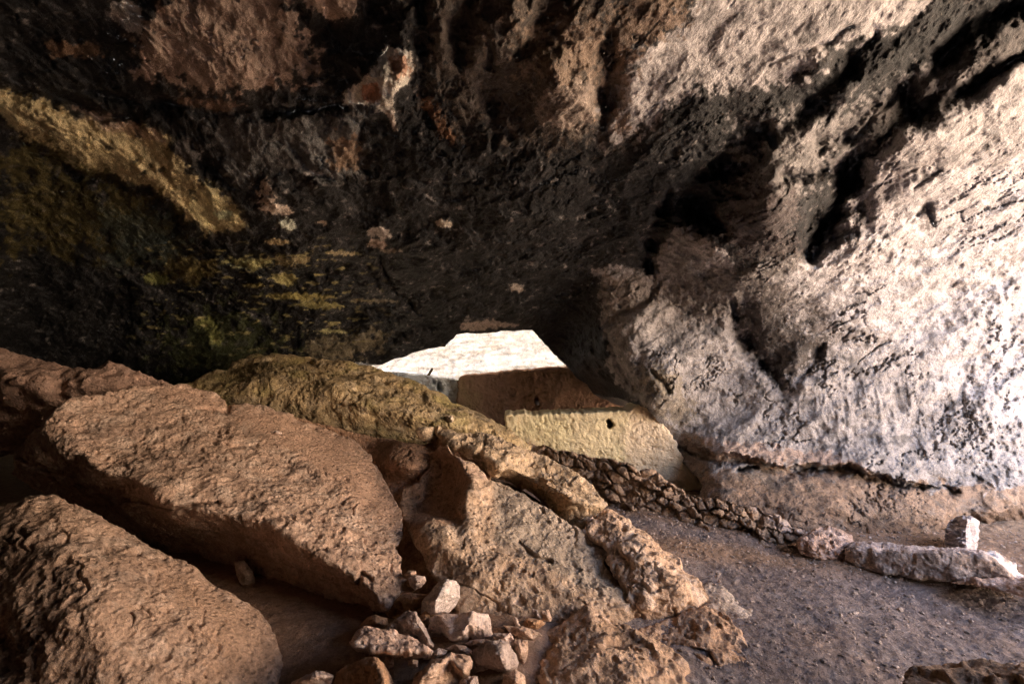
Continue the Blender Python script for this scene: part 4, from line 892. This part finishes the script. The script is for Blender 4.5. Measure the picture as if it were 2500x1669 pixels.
o = relief("boulder", B((840, 1130, 4.6), (900, 1100, 4.7), (965, 1110, 4.68), (1012, 1150, 4.55), (1060, 1190, 4.4), (1112, 1222, 4.28), (1122, 1260, 4.18), (1098, 1295, 4.1), (1000, 1320, 4.05), (860, 1260, 4.2)),
           creases=(B((880, 1180, 4.35), (980, 1200, 4.25), (1080, 1250, 4.1)),), thick=0.6, rim=9, blur=3, amp=2.2, disp=((0.04, 2.5), (0.015, 8)), fine=0.4, facet=0.3, col=bc((0.40, 0.32, 0.25), pale=(0.55, 0.44, 0.36)))
tag(o, "low greyish rock poking out beside the path, behind the flat red-brown rock", "boulder")
o = relief("boulder", B((540, 1345, 3.85), (600, 1308, 4.0), (700, 1272, 4.1), (850, 1216, 4.2), (885, 1210, 4.2), (960, 1232, 4.12), (1010, 1270, 4.0), (1060, 1332, 3.85), (1090, 1392, 3.72), (1166, 1440, 3.62), (1120, 1480, 3.55), (1050, 1530, 3.45), (990, 1567, 3.4), (960, 1640, 3.3), (800, 1640, 3.3), (700, 1500, 3.6)),
           creases=(B((600, 1350, 3.8), (750, 1340, 3.8), (880, 1400, 3.62), (1000, 1420, 3.55), (1150, 1438, 3.56)),), thick=0.6, rim=7, blur=3.5, amp=2.4, disp=((0.07, 2.2), (0.03, 7)), ridg=0.2,
           cuts=((B((820, 1395), (895, 1420), (930, 1470), (948, 1560)), 4, 0.07),),
           col=bc((0.39, 0.245, 0.15), dark=(0.22, 0.13, 0.075), pale=(0.52, 0.39, 0.29), lo=0.4))
tag(o, "flat red-brown rock with a pointed corner and a vertical crack, next to the path", "boulder")
o = relief("boulder", B((30, 1700, 3.1), (58, 1560, 3.4), (70, 1400, 3.75), (150, 1332, 3.85), (240, 1275, 3.9), (310, 1228, 3.95), (350, 1202, 3.98), (420, 1232, 3.92), (500, 1290, 3.85), (600, 1342, 3.75), (720, 1400, 3.65), (770, 1440, 3.58), (805, 1480, 3.5), (822, 1567, 3.35), (830, 1700, 3.1)),
           inner=B((200, 1400, 3.45), (400, 1400, 3.4), (600, 1480, 3.25), (300, 1560, 3.1), (600, 1620, 3.05)), creases=(B((340, 1240, 3.8), (380, 1350, 3.55), (420, 1450, 3.3), (450, 1600, 3.05)),), thick=0.8, rim=10, blur=4.5, amp=3, disp=((0.1, 2.0), (0.045, 6), (0.012, 18)), ridg=0.3,
           col=bc((0.43, 0.28, 0.175), dark=(0.20, 0.125, 0.07), pale=(0.55, 0.41, 0.3), lo=0.5, hi=0.35))
tag(o, "rounded knobbly tan boulder at the bottom edge, right of the broken stones", "boulder")

# ================================================================ BROKEN STONES
G = "broken stones fallen between the boulders"
def rk(label, pts, Y, th, colr=None, cr=(), inn=(), name="broken_stone", **kw):
    return pebble(name, label, "stone", Rb(*pts), Y, th, colr, group=G, cr=[Rb(*c_) for c_ in cr], inn=Rb(*inn), **kw)
pale = bc((0.50, 0.37, 0.29), dark=(0.26, 0.18, 0.13), pale=(0.66, 0.56, 0.48), sc=2)
tanc = bc((0.43, 0.29, 0.20), dark=(0.22, 0.14, 0.09), pale=(0.58, 0.44, 0.33), sc=2)
redc = bc((0.38, 0.22, 0.12), dark=(0.22, 0.13, 0.07), pale=(0.45, 0.3, 0.2), sc=2)
grey = bc((0.34, 0.26, 0.21), dark=(0.2, 0.14, 0.11), pale=(0.5, 0.41, 0.35), sc=2)
rk("flat orange-brown stone lying under the pointed tip of the big slab", [(860, 520), (940, 430), (1020, 365), (1120, 345), (1245, 350), (1235, 395), (1190, 500), (1050, 560), (900, 570)], 3.95, 0.3, redc, inn=[(1100, 440, 3.85)])
rk("half buried brown stone at the left of the heap, below the slab tip", [(640, 640), (720, 562), (780, 540), (885, 568), (900, 640), (780, 690)], 3.7, 0.2, redc)
rk("little flat stone on top of the small rounded stone", [(1035, 188), (1080, 150), (1142, 154), (1148, 180), (1105, 202), (1060, 208)], 4.15, 0.1, tanc)
rk("small rounded pinkish stone beside the slab tip", [(1068, 212), (1130, 188), (1222, 200), (1236, 235), (1185, 300), (1130, 328), (1085, 285)], 4.05, 0.15, pale)
rk("upright pale grey stone with a dark left side, highest of the heap", [(1180, 530), (1195, 430), (1250, 350), (1330, 262), (1400, 230), (1500, 244), (1532, 300), (1532, 390), (1490, 452), (1425, 520), (1310, 540)], 3.85, 0.3,
   bc((0.48, 0.40, 0.34), dark=(0.2, 0.15, 0.12), pale=(0.66, 0.58, 0.52), sc=2), cr=[[(1400, 240, 3.75), (1360, 340, 3.6), (1310, 420, 3.55), (1305, 520, 3.6)]])
rk("small reddish stone squeezed between the triangular stone and the pale block", [(1180, 545), (1222, 504), (1268, 530), (1255, 620), (1225, 650), (1190, 610)], 3.7, 0.12, redc)
rk("pale four-sided block at the top right of the heap", [(1240, 700), (1260, 580), (1330, 532), (1500, 542), (1640, 524), (1770, 530), (1802, 580), (1806, 680), (1832, 772), (1760, 775), (1600, 762), (1440, 792), (1290, 806)], 3.62, 0.35, pale,
   cr=[[(1640, 530, 3.55), (1600, 620, 3.42), (1560, 700, 3.36), (1480, 770, 3.38)], [(1640, 530, 3.55), (1780, 700, 3.5)]])
rk("thin triangular stone plate standing on edge behind the rough flat stone", [(885, 655), (960, 580), (1070, 508), (1142, 512), (1200, 620), (1252, 720), (1302, 800), (1292, 838), (1150, 850), (1000, 780)], 3.5, 0.15, grey,
   cr=[[(1130, 520, 3.46), (1180, 640, 3.38), (1240, 740, 3.32), (1285, 820, 3.28)]])
rk("rough pitted flat stone lying on top of the heap, pale broken front edge", [(538, 780), (600, 700), (660, 668), (740, 655), (900, 665), (1060, 718), (1200, 790), (1302, 850), (1270, 890), (1150, 932), (1020, 952), (980, 920), (900, 900), (750, 902), (620, 862)], 3.35, 0.14,
   bc((0.44, 0.30, 0.22), dark=(0.2, 0.13, 0.1), pale=(0.68, 0.56, 0.47), sc=4, lo=0.6, hi=0.5), cr=[[(600, 830, 3.1), (760, 870, 3.05), (900, 880, 3.02), (1080, 860, 3.02), (1260, 850, 3.05)]], disp=((0.03, 7), (0.02, 22)))
rk("small stone under the front edge of the rough flat stone, left one of two", [(870, 905), (940, 910), (945, 990), (900, 1020), (872, 970)], 3.25, 0.1, tanc)
rk("small stone under the front edge of the rough flat stone, right one of two", [(1072, 945), (1110, 925), (1155, 945), (1155, 1000), (1095, 1024), (1070, 990)], 3.2, 0.1, tanc)
rk("small wedge of pale stone right of the rough flat stone's tip", [(1200, 932), (1270, 872), (1340, 834), (1422, 860), (1400, 892), (1310, 932)], 3.35, 0.12, pale)
rk("brown stone chip lying under the pale four-sided block", [(1400, 835), (1480, 800), (1585, 820), (1635, 860), (1622, 902), (1500, 892)], 3.4, 0.14, tanc)
rk("thin pale sliver wedged beneath the right corner of the pale block", [(1560, 800), (1650, 762), (1745, 752), (1830, 765), (1760, 790), (1630, 826)], 3.45, 0.1, pale)
rk("light wedge stone under the flat thin one, on top of the big right block", [(1805, 722), (1830, 700), (1900, 705), (1980, 700), (2010, 772), (2002, 835), (1950, 790), (1870, 752)], 3.4, 0.15, pale)
rk("broad split block at the right of the heap with a crack through its face", [(1620, 880), (1700, 802), (1800, 770), (1900, 750), (1962, 790), (2012, 870), (2048, 960), (2032, 1022), (1940, 1045), (1900, 1160), (1640, 1160), (1640, 960)], 3.3, 0.3, grey,
   cr=[[(1820, 790, 3.2), (1880, 900, 3.02), (1940, 1030, 3.05)]])
rk("narrow upright stone on the right flank of the heap", [(2008, 762), (2060, 755), (2122, 760), (2134, 850), (2102, 1000), (2060, 1034), (2038, 950), (2010, 870)], 3.4, 0.2, tanc)
rk("long slanting tan block in front, lit on its right half", [(1020, 1260), (1150, 1060), (1230, 990), (1330, 922), (1450, 890), (1622, 904), (1648, 960), (1612, 1070), (1540, 1130), (1500, 1260)], 3.1, 0.3, tanc,
   cr=[[(1420, 920, 3.0), (1290, 1010, 2.85), (1180, 1100, 2.8), (1110, 1240, 2.8)], [(1620, 930, 3.02), (1560, 1040, 2.9)]])
rk("dark brown stone in front, below the rough flat stone", [(380, 1260), (440, 1050), (560, 965), (700, 920), (790, 910), (862, 980), (912, 1070), (945, 1160), (960, 1260)], 3.05, 0.3, redc,
   cr=[[(770, 925, 2.98), (800, 1000, 2.85), (860, 1100, 2.8), (880, 1240, 2.75)]])
rk("pale pointed stone at the bottom left of the heap", [(-20, 1240), (60, 1120), (170, 1075), (250, 1035), (342, 1046), (412, 1076), (380, 1150), (300, 1240)], 3.0, 0.2, pale, cr=[[(150, 1110, 2.85), (260, 1080, 2.85), (400, 1085, 2.9)]])
rk("small round-topped stone at the bottom edge, between the long and the split block", [(1490, 1240), (1530, 1120), (1600, 1075), (1680, 1080), (1695, 1150), (1680, 1240)], 3.0, 0.15, grey)
rk("brownish stone at the bottom edge beneath the narrow upright stone", [(1880, 1240), (1920, 1060), (2020, 1020), (2100, 1075), (2112, 1160), (2100, 1240)], 3.1, 0.2, tanc)
rk("thin flat stone pointing right, beyond the heap", [(1908, 625), (2000, 638), (2150, 668), (2232, 700), (2258, 736), (2180, 762), (2060, 748), (1970, 702)], 3.6, 0.12, tanc)
rk("tiny white upright splinter behind the thin flat stone", [(1998, 555), (2030, 568), (2068, 652), (2020, 640), (2002, 600)], 3.65, 0.05, pale)
rk("reddish stone lying behind the thin flat stone", [(2075, 625), (2120, 570), (2250, 588), (2285, 620), (2210, 668), (2120, 660)], 3.7, 0.12, redc)
rk("dark pointed stone leaning on the wedge boulder", [(2160, 560), (2170, 485), (2205, 500), (2262, 572), (2250, 600)], 3.75, 0.1, grey)
rk("small tan plate beside the dark pointed stone", [(2240, 510), (2310, 495), (2345, 570), (2330, 600), (2265, 590)], 3.75, 0.1, tanc)
pebble("broken_stone", "lone pale stone in the dark gap under the big slab", "stone", A((1075, 1010), (1120, 1000), (1160, 1050), (1172, 1100), (1150, 1130), (1115, 1135), (1090, 1080)), 4.68, 0.2, bc((0.36, 0.27, 0.2)), group=G)
pebble("broken_stone", "small chip lying on the dusty top of the big slab", "stone", A((1240, 412), (1262, 405), (1294, 412), (1290, 422), (1250, 424)), 5.72, 0.06, pale, group=G)
pebble("broken_stone", "dark stone beside the path, behind the corner of the flat red-brown rock", "stone", B((1085, 1325), (1130, 1310), (1170, 1330), (1188, 1345), (1165, 1362), (1120, 1345)), 4.05, 0.12, grey, group=G)
pebble("broken_stone", "small pale stone under the blunt nose of the finger slab", "stone", C((1690, 1500), (1735, 1480), (1740, 1545), (1700, 1550)), 5.1, 0.1, pale, group=G)

# ---- loose gravel on the path: uncountable, one object
rng = np.random.RandomState(11)
base = np.array([(0, 0, 1), (.9, 0, .45), (.28, .85, .45), (-.72, .53, .45), (-.72, -.53, .45), (.28, -.85, .45), (.72, .53, -.45), (-.28, .85, -.45), (-.9, 0, -.45), (-.28, -.85, -.45), (.72, -.53, -.45), (0, 0, -1)])
tri = np.array([(0, 1, 2), (0, 2, 3), (0, 3, 4), (0, 4, 5), (0, 5, 1), (1, 6, 2), (2, 7, 3), (3, 8, 4), (4, 9, 5), (5, 10, 1), (6, 7, 2), (7, 8, 3), (8, 9, 4), (9, 10, 5), (10, 6, 1), (11, 7, 6), (11, 8, 7), (11, 9, 8), (11, 10, 9), (11, 6, 10)])
n = 15000
gxp = rng.uniform(-0.6, 6.0, n); gyp = 2.6 + 4.2 * rng.uniform(0, 1, n) ** 0.8
s = 0.0034 + 0.018 * rng.uniform(0, 1, n) ** 12 + 0.006 * rng.uniform(0, 1, n) ** 2
VV = base[None] * (1 + 0.3 * rng.uniform(-1, 1, (n, 12, 1))) * s[:, None, None] * rng.uniform(0.5, 1.2, (n, 1, 3))
an = rng.uniform(0, 6.28, n); ca_, sa_ = np.cos(an)[:, None], np.sin(an)[:, None]
VV = np.stack([VV[..., 0] * ca_ - VV[..., 1] * sa_, VV[..., 0] * sa_ + VV[..., 1] * ca_, VV[..., 2] * 0.7], -1)
pp = np.stack([gxp, gyp, 0 * gxp], 1)
zz = 0.06 * fbm(pp * 0.9, 3, 3) + 0.028 * fbm(pp * 4.5, 4, 8) + 0.012 * fbm(pp * 19, 2, 12)
VV += np.stack([gxp, gyp, zz + s * 0.25], 1)[:, None, :]
TT = (tri[None] + (np.arange(n) * 12)[:, None, None]).reshape(-1, 3)
cc = np.repeat(np.array((0.34, 0.27, 0.24))[None] * rng.uniform(0.5, 1.6, (n, 1)), 12, axis=0)
gr = make_mesh("gravel", VV.reshape(-1, 3), [TT], M_SMALL, cc, smooth=False, origin=(0, 0, 0))
tag(gr, kind="stuff")
